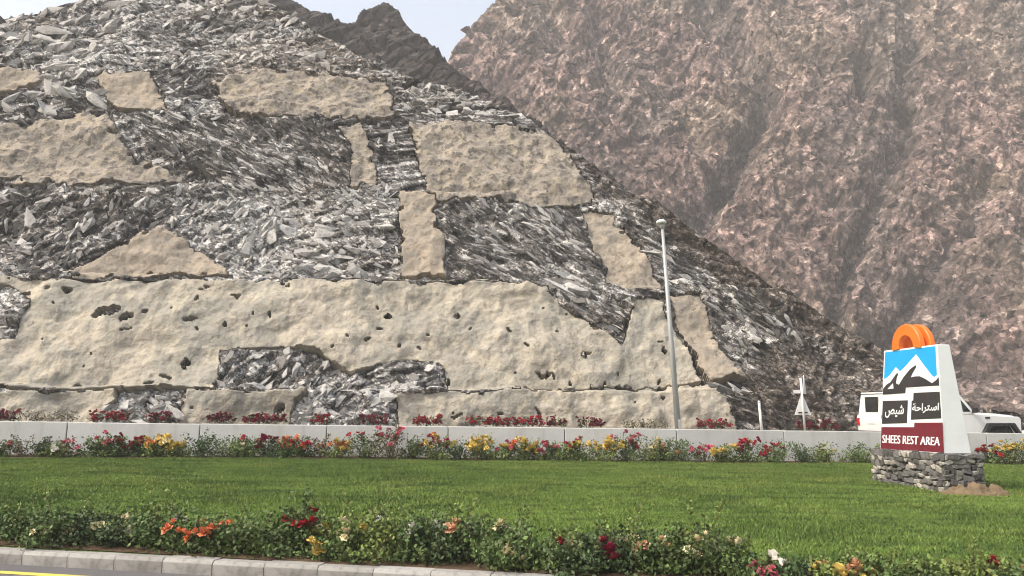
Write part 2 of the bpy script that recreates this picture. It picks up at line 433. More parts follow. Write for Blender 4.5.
# ------------------------------------------------------------------ slopes
class Slope:
    """A slope in front of the viewer: a depth/height profile behind a straight toe, capped by its own skyline."""
    def __init__(s, prof, toe, turn, skyline, back):
        s.pd = np.array([p[0] for p in prof], float); s.pz = np.array([p[1] for p in prof], float)
        s.toe, s.turn, s.back = toe, turn, back
        xs, hs = [], []
        for px, py in skyline:
            d = ray(px, py)
            lo, hi = toe * 0.6, toe * 6
            prev = None
            for Y in np.linspace(lo, hi, 4000):
                t = Y / d.y; X = d.x * t; z = CAM_Z + d.z * t
                zz = float(np.interp(Y - toe - turn * X, s.pd, s.pz, left=-99))
                if zz >= z:
                    xs.append(X); hs.append(z); break
        o = np.argsort(xs)
        s.hx, s.hz = np.array(xs)[o], np.array(hs)[o]
    def H(s, X): return np.interp(X, s.hx, s.hz)
    def grid(s, a0, a1, na, dist):
        """columns of constant X/Y, rows at the profile distances 'dist'"""
        a = np.linspace(a0, a1, na)
        D, A = np.meshgrid(dist, a, indexing='ij')
        Y = (s.toe + D) / (1 - s.turn * A)
        X = A * Y
        Zp = np.interp(D, s.pd, s.pz)
        H = s.H(X)
        dc = np.interp(H, s.pz, s.pd)
        over = np.clip(D - dc, 0, None)
        Z = np.where(Zp > H, H - s.back * over + 0.25 * np.sin(np.clip(over, 0, 1.5)), Zp)
        arc = np.interp(D, s.pd, np.concatenate([[0], np.cumsum(np.hypot(np.diff(s.pd), np.diff(s.pz)))]))
        return X, Y, Z, arc, H, Zp > H

def grid_faces(n, m):
    i = np.arange(n - 1)[:, None] * m + np.arange(m - 1)[None, :]
    return np.stack([i, i + 1, i + m + 1, i + m], -1)

def rows_by_arc(prof, step, dmax_extra=0):
    pd = np.array([p[0] for p in prof], float); pz = np.array([p[1] for p in prof], float)
    arc = np.concatenate([[0], np.cumsum(np.hypot(np.diff(pd), np.diff(pz)))])
    q = [0.0]
    while q[-1] < arc[-1]: q.append(q[-1] + step(q[-1]))
    return np.interp(q, arc, pd)

# ---- the road cut
CUT_PROF = [(0, 0.2), (0.55, 2.62), (1.25, 2.66), (3.9, 7.8), (5.1, 7.86), (8.2, 13.2), (9.3, 13.26), (12.5, 19.4), (13.5, 19.5), (16.2, 24.2), (17, 24.3), (21.5, 32), (24.5, 36.5), (34, 46)]
CUT_SKY = [(-160, 60), (-60, 28), (0, 15), (40, 10), (100, -4), (150, -22), (215, -26), (262, -6), (300, 22), (345, 48), (390, 68), (430, 84), (470, 93), (520, 115),
           (560, 145), (600, 172), (640, 197), (690, 229), (760, 277), (830, 319), (880, 346), (925, 372), (955, 392), (980, 408), (1040, 416), (1300, 417)]
cut = Slope(CUT_PROF, 34.0, WS, CUT_SKY, 0.25)
dist = rows_by_arc(CUT_PROF, lambda q: 0.062 if q < 9 else (0.075 if q < 30 else 0.09 if q < 42 else 0.22))
NA = 980
X, Y, Z, S, H, over = cut.grid(-0.74, 0.70, NA, dist)
PX, PY = project(X, Y, Z)
n, m = X.shape

SHOT = [  # outline in the photograph of each sprayed-concrete panel, its material, whether it has small openings
    ('pale concrete', 'shot_pale', [(-120, 391), (118, 391), (120, 404), (104, 416), (98, 445), (-120, 445)]),
    ('pale concrete', 'shot_pale', [(184, 391), (312, 391), (296, 404), (288, 445), (180, 445)]),
    ('pale concrete', 'shot_pale', [(393, 391), (716, 386), (728, 402), (738, 445), (398, 445)]),
    ('pale concrete', 'shot_pale', [(-120, 275), (70, 279), (300, 280), (470, 282), (548, 286), (560, 302), (590, 322), (625, 347), (632, 300), (664, 296), (668, 318), (686, 348), (702, 383), (704, 389.5),
                              (446, 389.5), (440, 366), (412, 360), (380, 364), (352, 373), (330, 362), (318, 352), (262, 349), (224, 350), (216, 389.5), (-120, 389.5)]),
    ('tan concrete', 'shot_tan', [(668, 296), (700, 292), (712, 318), (722, 350), (746, 381), (706, 384), (692, 352), (676, 326)]),
    ('tan concrete', 'shot_tan', [(68, 277.5), (112, 252), (150, 231), (166, 229), (196, 250), (236, 277.5)]),
    ('tan concrete', 'shot_tan', [(398, 194), (436, 197), (444, 240), (447, 277.5), (402, 277.5)]),
    ('tan concrete', 'shot_blotch', [(408, 125), (470, 124), (535, 128), (566, 148), (582, 180), (602, 209), (520, 207), (428, 203)]),
    ('tan concrete', 'shot_tan', [(584, 212), (612, 214), (640, 250), (664, 291), (606, 290)]),
    ('tan concrete', 'shot_blotch', [(-120, 140), (0, 128), (82, 112), (108, 118), (128, 150), (192, 187), (-120, 187)]),
    ('tan concrete', 'shot_tan', [(86, 75), (152, 73), (160, 92), (168, 111), (116, 110), (104, 92)]),
    ('tan concrete', 'shot_tan', [(-120, 72), (44, 69), (40, 84), (0, 96), (-120, 100)]),
    ('tan concrete', 'shot_blotch', [(210, 84), (252, 72), (330, 74), (386, 82), (394, 100), (392, 120), (330, 118), (236, 116), (222, 104)]),
    ('tan concrete', 'shot_blotch', [(338, 122), (362, 123), (374, 156), (377, 190), (347, 191), (352, 156)]),
]
# edge wobble, in photograph units
wx = PX + 5.0 * fbm(X * 0.7, S * 0.7, 3, 4) + 2.2 * fbm(X * 3.1, S * 3.1, 5, 2)
wy = PY + 2.0 * fbm(X * 0.7, S * 0.7, 13, 3) + 1.2 * fbm(X * 3.1, S * 3.1, 15, 2)
wy2 = PY + 0.5 * fbm(X * 2, S * 2, 15, 2)
shot_id = np.full(X.shape, -1)
for k, (_, _, poly) in enumerate(SHOT):
    for q in (in_poly(poly, wx, np.where(k == 3, PY, wy)),):
        shot_id[q & (shot_id < 0)] = k
shot_id[over] = -1
# left rock outcrop bursting out of the big lower panel, the small openings
outcrop = in_poly([(-60, 288), (12, 289), (30, 303), (18, 318), (12, 340), (-60, 350)], wx, wy)
shot_id[outcrop] = -1
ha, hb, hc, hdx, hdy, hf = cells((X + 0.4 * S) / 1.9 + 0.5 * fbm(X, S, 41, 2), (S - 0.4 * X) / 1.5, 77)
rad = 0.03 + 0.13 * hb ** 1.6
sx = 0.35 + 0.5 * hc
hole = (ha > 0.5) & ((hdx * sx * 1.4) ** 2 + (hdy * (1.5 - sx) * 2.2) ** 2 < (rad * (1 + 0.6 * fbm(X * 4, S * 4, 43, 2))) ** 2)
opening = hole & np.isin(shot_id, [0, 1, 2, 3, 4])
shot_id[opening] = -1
# ragged borders: the coat thins out into the rock
inside = (shot_id >= 0); depth_in = np.zeros(X.shape)
ee = inside.copy()
for _ in range(16):
    depth_in += ee
    e2 = ee.copy()
    for k in range(1):
        e2[1:] &= (shot_id[1:] == shot_id[:-1]) & ee[:-1]; e2[:-1] &= (shot_id[1:] == shot_id[:-1]) & ee[1:]
        e2[:, 1:] &= (shot_id[:, 1:] == shot_id[:, :-1]) & ee[:, :-1]; e2[:, :-1] &= (shot_id[:, 1:] == shot_id[:, :-1]) & ee[:, 1:]
    ee = e2
rag = fbm(X * 1.6, S * 1.6, 45, 4)
reach = np.where(np.isin(shot_id, [0, 1, 2, 3]), 4.0, np.where(shot_id == 9, 16.0, 8.0))
shot_id[inside & (rag * reach > depth_in - 0.5)] = -1
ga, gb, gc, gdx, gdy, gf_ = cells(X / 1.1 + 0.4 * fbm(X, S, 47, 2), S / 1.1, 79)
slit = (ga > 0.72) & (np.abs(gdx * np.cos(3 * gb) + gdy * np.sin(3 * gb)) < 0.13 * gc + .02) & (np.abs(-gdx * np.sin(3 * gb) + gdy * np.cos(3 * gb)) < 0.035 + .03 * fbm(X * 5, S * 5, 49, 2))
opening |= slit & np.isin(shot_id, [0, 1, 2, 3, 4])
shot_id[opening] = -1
shot = shot_id >= 0

# rock relief: blocks at three sizes, long axis along the bedding, which steepens to the right
th = np.interp(X, [-30, -12, -2, 4, 12, 22], [0.30, 0.10, -0.40, -0.62, -0.72, -0.7])
qa, qb, qc, _, _, _ = cells(X / 3.6 + 0.2 * fbm(X * .6, S * .6, 59, 2), S / 2.6, 57)
streaky = np.zeros_like(X)
for poly in ([(130, 116), (330, 120), (372, 190), (230, 192), (150, 150)], [(446, 205), (590, 208), (660, 300), (640, 350), (550, 300), (448, 285)], [(600, 180), (760, 280), (800, 430), (740, 430), (660, 280)]):
    streaky = np.maximum(streaky, in_poly(poly, wx, wy))
th = np.where(streaky > 0, -0.62 + (qa - 0.5) * 0.35, th + (qa - 0.5) * 1.7)
def blur(a):
    b = a.copy()
    b[1:-1] = 0.25 * a[:-2] + 0.5 * a[1:-1] + 0.25 * a[2:]
    c = b.copy()
    c[:, 1:-1] = 0.25 * b[:, :-2] + 0.5 * b[:, 1:-1] + 0.25 * b[:, 2:]
    return c
wu = X + 0.10 * fbm(X * 0.9, S * 0.9, 63, 2); wv = S + 0.10 * fbm(X * 0.9, S * 0.9, 65, 2)
uu = np.cos(th) * wu + np.sin(th) * wv
vv = -np.sin(th) * wu + np.cos(th) * wv
disp = 0.40 * fbm(X * 0.25, S * 0.25, 67, 3)
tone = np.zeros_like(X); crack = np.zeros_like(X)
slabby = sstep(0.0, 0.25, fbm(X * 0.13 + 3, S * 0.16, 69, 3))
slabby = np.maximum(slabby, ((PX < 130) & (PY < 115)).astype(float))
for (lu, lv, amp, tl, wt, sd_) in ((2.1, 1.25, 0.26, 0.85, 0.22, 101), (0.80, 0.44, 0.16, 0.95, 0.40, 111), (0.34, 0.20, 0.075, 1.0, 0.38, 121)):
    a, b, c, dx, dy, f = cells(uu / lu * np.where(streaky > 0, .62, 1), vv / lv * np.where(streaky > 0, 1.45, 1), sd_)
    g1, g2 = (b - 0.5) * 2, (c - 0.5) * 2
    disp = disp + amp * (a - 0.5) + tl * (g1 * dx + g2 * dy) * amp
    disp = disp - amp * 0.35 * (1 - sstep(0.0, 0.14, f))
    tone = tone + wt * np.where(h2(np.floor(b * 4096), np.floor(c * 4096), sd_) > 0.5, b, b * b)
    crack = np.maximum(crack, (1 - sstep(0.0, 0.13, f)) * (0.9 if lu > 0.5 else 0.55))
tone = tone + 0.22 * fbm(X * 1.1, S * 1.1, 71, 3)
# how dark the country rock is: slate bands and the weathered natural slope near the skyline on the right
dark = 0.42 * fbm(X * 0.16, S * 0.22, 73, 4)
for poly in ([(130, 116), (330, 120), (372, 190), (200, 192), (150, 150)], [(446, 205), (590, 208), (612, 292), (560, 300), (448, 285)], ):
    dark = dark + 0.20 * in_poly(poly, wx, wy)
dark = dark - 0.22 * in_poly([(0, 20), (130, 30), (135, 70), (60, 110), (0, 110)], wx, wy) - 0.15 * in_poly([(170, 195), (400, 195), (400, 280), (170, 280)], wx, wy) - 0.25 * outcrop - 0.10 * in_poly([(225, 350), (445, 350), (445, 392), (215, 392)], wx, wy) - 0.2 * ((PY > 388) & (PX < 420))
nat = sstep(0, 1, (PX - 560) / 120) * sstep(3.6, 0.6, H - Z + 1.3 * fbm(X * 0.5, S * 0.5, 75, 3)) if False else \
      np.clip((PX - 520) / 120, 0, 1) * (1 - sstep(0.8, 3.0, (H - Z) + 1.2 * fbm(X * 0.5, S * 0.5, 75, 3)))
nat = np.maximum(nat, sstep(715, 800, PX + 30 * fbm(X * 0.5, S * 0.5, 77, 3)) * sstep(300, 390, PY) * 0.85)
white = sstep(0.42, 0.60, tone - dark)
low = sstep(0.14, 0.40, tone - dark)
colA = np.array([0.082, 0.076, 0.073]); colB = np.array([0.265, 0.252, 0.240]); colC = np.array([0.56, 0.55, 0.53])
C = colA + (colB - colA) * low[..., None]
C = C + (colC - C) * (white * 0.9)[..., None]
brown = sstep(0.05, 0.5, fbm(X * 0.3, S * 0.3, 79, 4))
C = C * (1 - 0.3 * brown[..., None]) + np.array([0.27, 0.215, 0.155]) * (0.3 * brown * (0.4 + 0.6 * low))[..., None]
C = C * (1 - 0.75 * crack)[..., None]
NC = np.array([0.105, 0.082, 0.066]) * (0.5 + 1.0 * np.clip(tone, 0, 1))[..., None]
C = C * (1 - 0.8 * nat[..., None]) + NC * 0.8 * nat[..., None]
stain = in_poly([(235, 44), (330, 38), (390, 74), (390, 90), (205, 80)], wx, wy)
C = np.where(stain[..., None], C * 0.5 + np.array([0.26, 0.215, 0.17]) * 0.5, C)

disp = blur(disp)
# flatter rock behind the sprayed concrete, so that it lies on top
disp = np.where(shot | opening, np.clip(disp, -0.4, 0.0) - 0.3, disp)
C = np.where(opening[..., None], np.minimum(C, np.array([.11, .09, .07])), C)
lower = np.isin(shot_id, [0, 1, 2, 3, 4])
disp = np.where(over, disp * 0.7, disp)
disp = disp * sstep(-0.2, 1.2, S)                # settle at the toe
DIR = np.array([0.0, -0.86, 0.5])
jit = 0.03 * fbm(X * 9, S * 9, 81, 1)
V = np.stack([X + 0.10 * disp, Y + DIR[1] * disp, Z + DIR[2] * disp], -1)

F = grid_faces(n, m)
def face_avg(a): return 0.25 * (a[:-1, :-1] + a[1:, :-1] + a[1:, 1:] + a[:-1, 1:])
# leave out rock far inside the panels
e = shot.copy()
for _ in range(7):
    e2 = e.copy()
    e2[1:] &= e[:-1]; e2[:-1] &= e[1:]; e2[:, 1:] &= e[:, :-1]; e2[:, :-1] &= e[:, 1:]
    e = e2
keepf = ~(e[:-1, :-1] & e[1:, 1:])
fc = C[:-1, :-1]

def compact(Vg, Fq):
    used = np.unique(Fq)
    idx = np.full(Vg.reshape(-1, 3).shape[0], -1, dtype=np.int64); idx[used] = np.arange(len(used))
    return Vg.reshape(-1, 3)[used], idx[Fq]

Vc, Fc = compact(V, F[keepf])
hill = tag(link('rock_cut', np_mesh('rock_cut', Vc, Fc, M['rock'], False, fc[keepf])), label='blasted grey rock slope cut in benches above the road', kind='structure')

# sprayed-concrete panels: shells with real thickness that follow the rock
lump = 0.34 * fbm(X * 0.8, S * 0.8, 84, 4) + 0.34 * fbm(X * 0.4, S * 0.4, 83, 3) + 0.16 * ridged(X * 0.9, S * 0.9, 85, 3) + 0.035 * fbm(X * 2.4, S * 2.4, 87, 3) + 0.30 * fbm(X * 0.2, S * 0.3, 89, 2)
for k, (what, mk, poly) in enumerate(SHOT):
    fm = (shot_id[:-1, :-1] == k) & (shot_id[1:, :-1] == k) & (shot_id[1:, 1:] == k) & (shot_id[:-1, 1:] == k)
    if not fm.any(): continue
    d = 0.75 * lump + 0.02
    if mk == 'shot_blotch': d = d + 0.10 * fbm(X * 1.7, S * 1.7, 95, 3) + 0.05
    d = d * sstep(-0.3, 1.0, S)
    Vf = np.stack([X, Y + DIR[1] * d, Z + DIR[2] * d], -1)
    Vb = np.stack([X, Y + DIR[1] * (d - 0.75), Z + DIR[2] * (d - 0.75)], -1)
    nv = n * m
    quads = [F[fm]]
    # skirts round every border of the mask
    pad = np.pad(fm, 1)
    for (di, dj, c0, c1) in ((-1, 0, 0, 1), (1, 0, 2, 3), (0, -1, 3, 0), (0, 1, 1, 2)):
        nb = pad[1 + di:1 + di + n - 1, 1 + dj:1 + dj + m - 1]
        edge = fm & ~nb
        f = F[edge]
        if len(f): quads.append(np.stack([f[:, c1], f[:, c0], f[:, c0] + nv, f[:, c1] + nv], 1))
    Vk, Fk = compact(np.concatenate([Vf.reshape(-1, 3), Vb.reshape(-1, 3)]), np.concatenate(quads))
    o = link('sprayed_concrete_panel', np_mesh('sprayed_concrete_panel', Vk, Fk, M[mk], False), None, hill)
    me = o.data
    sm = np.zeros(len(me.polygons), dtype=bool); sm[:int(fm.sum())] = True
    if len(sm) == len(Fk): me.polygons.foreach_set('use_smooth', sm)

# loose pale slabs lying on the rock
def slab_mesh(seed):
    r = random.Random(seed)
    bm = bmesh.new()
    for i in range(11):
        v = Vector((r.gauss(0, 1), r.gauss(0, 1), r.gauss(0, 1))).normalized()
        bm.verts.new((v.x * 0.5, v.y * 0.30 * r.uniform(.8, 1.2), v.z * 0.16 * r.uniform(.8, 1.2)))
    bmesh.ops.convex_hull(bm, input=bm.verts[:])
    loose = [v for v in bm.verts if not v.link_faces]
    bmesh.ops.delete(bm, geom=loose, context='VERTS')
    return bm_mesh('rock_slab', bm, M['slab'])
slabs = [slab_mesh(i) for i in range(10)]
ok = np.argwhere((~shot) & (~over) & (PX > 0) & (PX < 860) & (PY > 2) & (PY < 388) & (nat < 0.4))
rs = np.random.RandomState(5)
cnt = 0
for (i, j) in ok[rs.permutation(len(ok))]:
    if cnt >= 260: break
    if shot[max(0, i - 8):i + 8, max(0, j - 8):j + 8].any(): continue
    big = slabby[i, j]
    if rs.rand() > 0.35 + 0.65 * big: continue
    if dark[i, j] > 0.2 and rs.rand() < 0.6: continue
    o = link('rock_slab', slabs[rs.randint(10)], None, hill)
    L_ = rs.uniform(0.55, 1.15) * (1.0 + 0.6 * big * rs.rand())
    if PX[i, j] < 130 and PY[i, j] < 115: L_ *= 1.5
    o.location = Vector(V[i, j]) + Vector((0, 0.05, 0))
    o.rotation_euler = (R(58) + rs.uniform(-.35, .35), -th[i, j] * 0.9 + rs.uniform(-.35, .35), rs.uniform(-.3, .3))
    o.scale = (L_, L_ * rs.uniform(0.45, 1.0), L_ * rs.uniform(.7, 1.2))
    cnt += 1

# the mass of smaller broken pieces
hulls = []
for i in range(8):
    bm = bmesh.new(); r = random.Random(60 + i)
    for q in range(9):
        v = Vector((r.gauss(0, 1), r.gauss(0, 1), r.gauss(0, 1))).normalized()
        bm.verts.new((v.x * 0.5, v.y * 0.27 * r.uniform(.7, 1.3), v.z * 0.15 * r.uniform(.8, 1.2)))
    bmesh.ops.convex_hull(bm, input=bm.verts[:])
    bmesh.ops.delete(bm, geom=[v for v in bm.verts if not v.link_faces], context='VERTS')
    bmesh.ops.triangulate(bm, faces=bm.faces[:])
    bm.verts.index_update()
    hulls.append((np.array([v.co[:] for v in bm.verts]), np.array([[v.index for v in f.verts] for f in bm.faces]))); bm.free()
near_shot = ~np.logical_not(shot)
for _ in range(4):
    g2_ = near_shot.copy(); g2_[1:] |= near_shot[:-1]; g2_[:-1] |= near_shot[1:]; g2_[:, 1:] |= near_shot[:, :-1]; g2_[:, :-1] |= near_shot[:, 1:]; near_shot = g2_
ok = np.argwhere((~near_shot) & (~over) & (~opening) & (PX > -60) & (PX < 900) & (PY < 425))
wgt = np.interp(Y[ok[:, 0], ok[:, 1]], [34, 60], [1, .8])
sel = ok[rs.choice(len(ok), 7500, replace=False, p=wgt / wgt.sum())]
VV, FF, CC, base_i = [], [], [], 0
for (i, j) in sel:
    hv, hf = hulls[rs.randint(8)]
    st = streaky[i, j] > 0
    L_ = (.20 + .9 * rs.rand() ** 3.2) * (1 + .7 * slabby[i, j] * (rs.rand() < .3))
    if nat[i, j] > .25: L_ = min(L_, .42)
    v = hv * np.array([L_ * (1.5 if st else 1), L_ * rs.uniform(.6, 1.2) * (.6 if st else 1), L_ * rs.uniform(.7, 1.3)])
    e_ = Matrix.Rotation(rs.normal() * .35, 3, 'Z') @ Matrix.Rotation(0, 3, 'X')
    rot = Matrix.Rotation(rs.normal() * .3, 3, 'Z') @ Matrix.Rotation(-th[i, j] + rs.normal() * (.15 if st else .5), 3, 'Y') @ Matrix.Rotation(R(60) + rs.normal() * .4, 3, 'X')
    v = v @ np.array(rot).T + V[i, j] + np.array([0, .04, 0])
    VV.append(v); FF.append(hf + base_i); base_i += len(v)
    q = rs.rand() - dark[i, j] * 1.1 - .30 * nat[i, j]
    if q > .52: c = np.array([.46, .452, .435]) * rs.uniform(.75, 1.15)
    elif q > .2: c = np.array([.25, .24, .228]) * rs.uniform(.7, 1.3)
    else: c = np.array([.10, .094, .088]) * rs.uniform(.6, 1.3)
    if nat[i, j] > .3: c = c * np.array([.62, .53, .46])
    CC.append(np.repeat(c[None], len(hf), 0))
tag(link('rock_rubble', np_mesh('rock_rubble', np.concatenate(VV), np.concatenate(FF), M['rubble'], False, np.concatenate(CC)), None, hill), kind='stuff')

# ---- dark rocky peak behind the cut
PK_PROF = [(0, 0), (20, 14), (40, 36), (60, 58), (90, 90)]
PK_SKY = [(-100, -60), (180, -40), (262, -18), (300, 4), (328, 17), (346, 27), (358, 20), (366, 13), (376, 11), (384, 6), (398, 9), (404, 22), (418, 36), (436, 50), (452, 66), (490, 92), (540, 128), (565, 146),
          (600, 174), (650, 210), (720, 258), (800, 310), (860, 345), (940, 395), (1000, 420)]
pk = Slope(PK_PROF, 52.0, 0.1, PK_SKY, 0.5)
Xp, Yp, Zp_, Sp, Hp, ov = pk.grid(-0.45, 0.60, 420, rows_by_arc(PK_PROF, lambda q: 0.32))
a, b, c, dx, dy, f = cells((Xp - 0.5 * Sp) / 4.5, (Sp * 0.6 + Xp * 0.4) / 6, 201)
a2, b2, c2, dx2, dy2, f2 = cells((Xp - 0.5 * Sp) / 1.5, (Sp * 0.6 + Xp * 0.4) / 2.2, 211)
dd = 1.6 * (ridged(Xp / 7, Sp / 11, 203, 4) - .5) + 1.3 * (a - .5) + 2.0 * ((b - .5) * dx + (c - .5) * dy) + 0.7 * (a2 - .5) + 0.8 * ((b2 - .5) * dx2 + (c2 - .5) * dy2) - 0.4 * (1 - sstep(0, .15, f2))
dd = np.where(ov, dd * 0.35, dd)
Vp = np.stack([Xp, Yp - 0.8 * dd, Zp_ + 0.5 * dd], -1)
Cp = np.array([0.060, 0.049, 0.046]) * (0.45 + 0.9 * b2 + 0.5 * fbm(Xp / 5, Sp / 5, 205, 3))[..., None]
Cp = np.clip(Cp * (1 - 0.5 * (1 - sstep(0, .12, f2)))[..., None], 0.006, 1)
tag(link('dark_peak', np_mesh('dark_peak', Vp.reshape(-1, 3), grid_faces(*Xp.shape).reshape(-1, 4), M['mountain'], False, Cp[:-1, :-1].reshape(-1, 3))),
    label='dark brown rocky peak rising behind the cut slope', kind='structure')

# ---- the big brown mountain
MT_PROF = [(0, -0.3), (13, 8), (36, 39), (66, 86), (106, 150), (150, 228)]
MT_SKY = [(150, 300), (350, 190), (425, 92), (440, 74), (452, 58), (463, 47), (475, 30), (487, 18), (500, 1), (512, -10), (540, -60), (620, -110), (800, -150), (1000, -160), (1300, -150)]
mt = Slope(MT_PROF, 112.0, -0.12, MT_SKY, 0.4)
Xm, Ym, Zm, Sm, Hm, ov = mt.grid(-0.20, 0.82, 760, rows_by_arc(MT_PROF, lambda q: 0.34 + 0.0014 * q))
PXm, PYm = project(Xm, Ym, Zm)
wX = Xm + 6 * fbm(Xm / 40, Sm / 40, 301, 3); wS = Sm + 6 * fbm(Xm / 40, Sm / 40, 303, 3)
rg = ridged((wX + 0.25 * wS) / 34, wS / 95, 305, 5, 0.55)
rg2 = ridged((wX - 0.5 * wS) / 13, wS / 24, 307, 4, 0.55)
def gully(pts, wid, dep):
    """carve a ravine along a polyline given in the photograph"""
    best = np.full(Xm.shape, 1e9)
    qx = PXm + 12 * fbm(Xm / 9, Sm / 9, 321, 3); qy = PYm + 12 * fbm(Xm / 9, Sm / 9, 323, 3)
    for (x0, y0), (x1, y1) in zip(pts[:-1], pts[1:]):
        vx, vy = x1 - x0, y1 - y0
        t = np.clip(((qx - x0) * vx + (qy - y0) * vy) / (vx * vx + vy * vy), 0, 1)
        best = np.minimum(best, np.hypot(qx - x0 - t * vx, qy - y0 - t * vy))
    return dep * np.exp(-(best / wid) ** 2) * (0.9 + 1.3 * vn(Xm / 5, Sm / 7, 329))
gl = gully([(700, -10), (745, 50), (768, 100), (740, 150), (712, 195), (690, 230)], 14, 4.6) + gully([(860, 60), (868, 92)], 9, 4.5) + gully([(905, 100), (900, 140), (880, 200), (845, 270), (835, 330)], 12, 3.2) \
    + gully([(600, 20), (610, 90), (590, 140)], 11, 2.6) + gully([(990, 190), (950, 260), (900, 330), (850, 340)], 13, 2.6) + gully([(905, -10), (915, 40), (905, 100)], 11, 2.6)
mu = wX * 0.8 - wS * 0.6; mv = wX * 0.6 + wS * 0.8
a, b, c, dx, dy, f = cells(mu / 4.2, mv / 7.5, 331)
a2, b2, c2, dx2, dy2, f2 = cells(mu / 1.7, mv / 2.3, 341)
a3, b3, c3, dx3, dy3, f3 = cells(mu / 0.75, mv / 1.2, 351)
dd = 10 * (rg - 0.6) + 2.8 * (rg2 - 0.55) + 1.3 * fbm(wX / 5, wS / 7, 309, 4) + 1.4 * (a - .5) + 2.2 * ((b - .5) * dx + (c - .5) * dy) + 0.8 * (a2 - .5) + 1.1 * ((b2 - .5) * dx2 + (c2 - .5) * dy2) \
    + 0.5 * (a3 - .5) + 0.8 * ((b3 - .5) * dx3 + (c3 - .5) * dy3) - gl
dd = blur(dd)
foot = sstep(0, 22, Sm)
dd = dd * (0.15 + 0.85 * foot)
dd = np.where(ov, dd * 0.4, dd)
Vm = np.stack([Xm, Ym - 0.78 * dd, Zm + 0.5 * dd], -1)
tv = 0.40 * b2 + 0.48 * b3 + 0.12 * b + 0.35 * fbm(wX / 6, wS / 8, 311, 4)
hue = sstep(-0.3, 0.4, fbm(wX / 22, wS / 26, 313, 4))[..., None]
base = np.array([0.222, 0.158, 0.140]) * (1 - hue) + np.array([0.210, 0.164, 0.132]) * hue
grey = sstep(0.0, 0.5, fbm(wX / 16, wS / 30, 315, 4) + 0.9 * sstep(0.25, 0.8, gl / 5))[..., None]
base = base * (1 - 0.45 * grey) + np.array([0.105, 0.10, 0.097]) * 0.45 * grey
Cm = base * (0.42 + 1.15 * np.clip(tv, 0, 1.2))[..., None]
pale = (sstep(0.72, 0.86, tv) * 0.5)[..., None]
Cm = Cm * (1 - pale) + np.array([0.36, 0.30, 0.26]) * pale
sand = in_poly([(975, 172), (1005, 162), (1018, 178), (1000, 198), (962, 195)], PXm + 6 * fbm(Xm / 4, Sm / 4, 325, 3), PYm + 6 * fbm(Xm / 4, Sm / 4, 327, 3))
Cm = np.where(sand[..., None], Cm * 0.7 + np.array([0.36, 0.28, 0.18]) * 0.3, Cm)
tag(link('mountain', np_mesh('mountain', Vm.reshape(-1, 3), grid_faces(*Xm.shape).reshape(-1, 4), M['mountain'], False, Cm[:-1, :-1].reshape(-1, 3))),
    label='large pinkish brown mountain face filling the right of the view', kind='structure')

mtn = bpy.data.objects['mountain']
ok = np.argwhere((~ov) & (PXm > 430) & (PXm < 1060) & (PYm > -30) & (PYm < 420))
sel = ok[rs.choice(len(ok), 9000, replace=False)]
VV, FF, CC, base_i = [], [], [], 0
for (i, j) in sel:
    hv, hf = hulls[rs.randint(8)]
    L_ = (.7 + 3.2 * rs.rand() ** 3.5) * (Ym[i, j] / 150)
    v = hv * np.array([L_, L_ * rs.uniform(.8, 1.6), L_ * rs.uniform(1.2, 2.4)])
    rot = Matrix.Rotation(rs.uniform(0, 6.28), 3, 'Z') @ Matrix.Rotation(.7 + rs.normal() * .5, 3, 'Y') @ Matrix.Rotation(R(90) + rs.normal() * .6, 3, 'X')
    VV.append(v @ np.array(rot).T + Vm[i, j] + np.array([0, .1, -.05])); FF.append(hf + base_i); base_i += len(v)
    c = base[i, j] * (rs.uniform(.45, 1.5) if rs.rand() < .85 else rs.uniform(1.5, 2.2))
    CC.append(np.repeat(c[None], len(hf), 0))
tag(link('mountain_rubble', np_mesh('mountain_rubble', np.concatenate(VV), np.concatenate(FF), M['mountain'], False, np.concatenate(CC)), None, mtn), kind='stuff')

# ------------------------------------------------------------------ kerb of separate blocks
kerb = empty('kerb', (0, kerb_y(0), 0))
tag(kerb, 'kerb of pale concrete blocks along the near road', kind='structure')
ka = math.atan(-0.25)
kb = []
for i in range(4):
    r = random.Random(i)
    bm = bmesh.new()
    add_prism(bm, [(-0.09, -0.25), (0.09, -0.25), (0.09, 0.145 + r.uniform(-.004, .004)), (-0.055, 0.145), (-0.085, 0.11)], -0.2925, 0.2925, 0.005)
    bmesh.ops.rotate(bm, verts=bm.verts[:], cent=(0, 0, 0), matrix=Matrix.Rotation(R(90), 3, 'Z'))
    kb.append(bm_mesh('kerb_block', bm, M['kerb']))
for i in range(-22, 20):
    x = i * 0.572 + 0.1
    o = link('kerb_block', kb[i % 4], None, kerb)
    o.location = (x, -0.25 * x, rnd.uniform(-.004, .004))
    o.rotation_euler = (0, 0, ka + rnd.uniform(-.008, .008))

# ------------------------------------------------------------------ concrete wall of separate panels
wall = empty('concrete_wall', (0, wall_y(0), 0.462))
tag(wall, 'low pale grey concrete wall of long panels behind the flower bed', 'wall')
wa = math.atan(WS)
bm = bmesh.new()
PL = 2.96 / math.cos(wa)
add_prism(bm, [(-0.14, -0.5), (0.14, -0.5), (0.11, 0.80), (-0.10, 0.80)], -PL / 2 + 0.012, PL / 2 - 0.012, 0.012)
bmesh.ops.rotate(bm, verts=bm.verts[:], cent=(0, 0, 0), matrix=Matrix.Rotation(R(-90), 3, 'Z'))
pm = bm_mesh('wall_panel', bm, M['concrete'])
for k in range(-8, 10):
    x = 1.33 + 2.96 * (k + 0.5)
    o = link('wall_panel', pm, None, wall)
    o.location = (x, WS * x, -0.0142 * x + rnd.uniform(-.006, .006))
    o.rotation_euler = (0, math.atan(0.0142), wa)

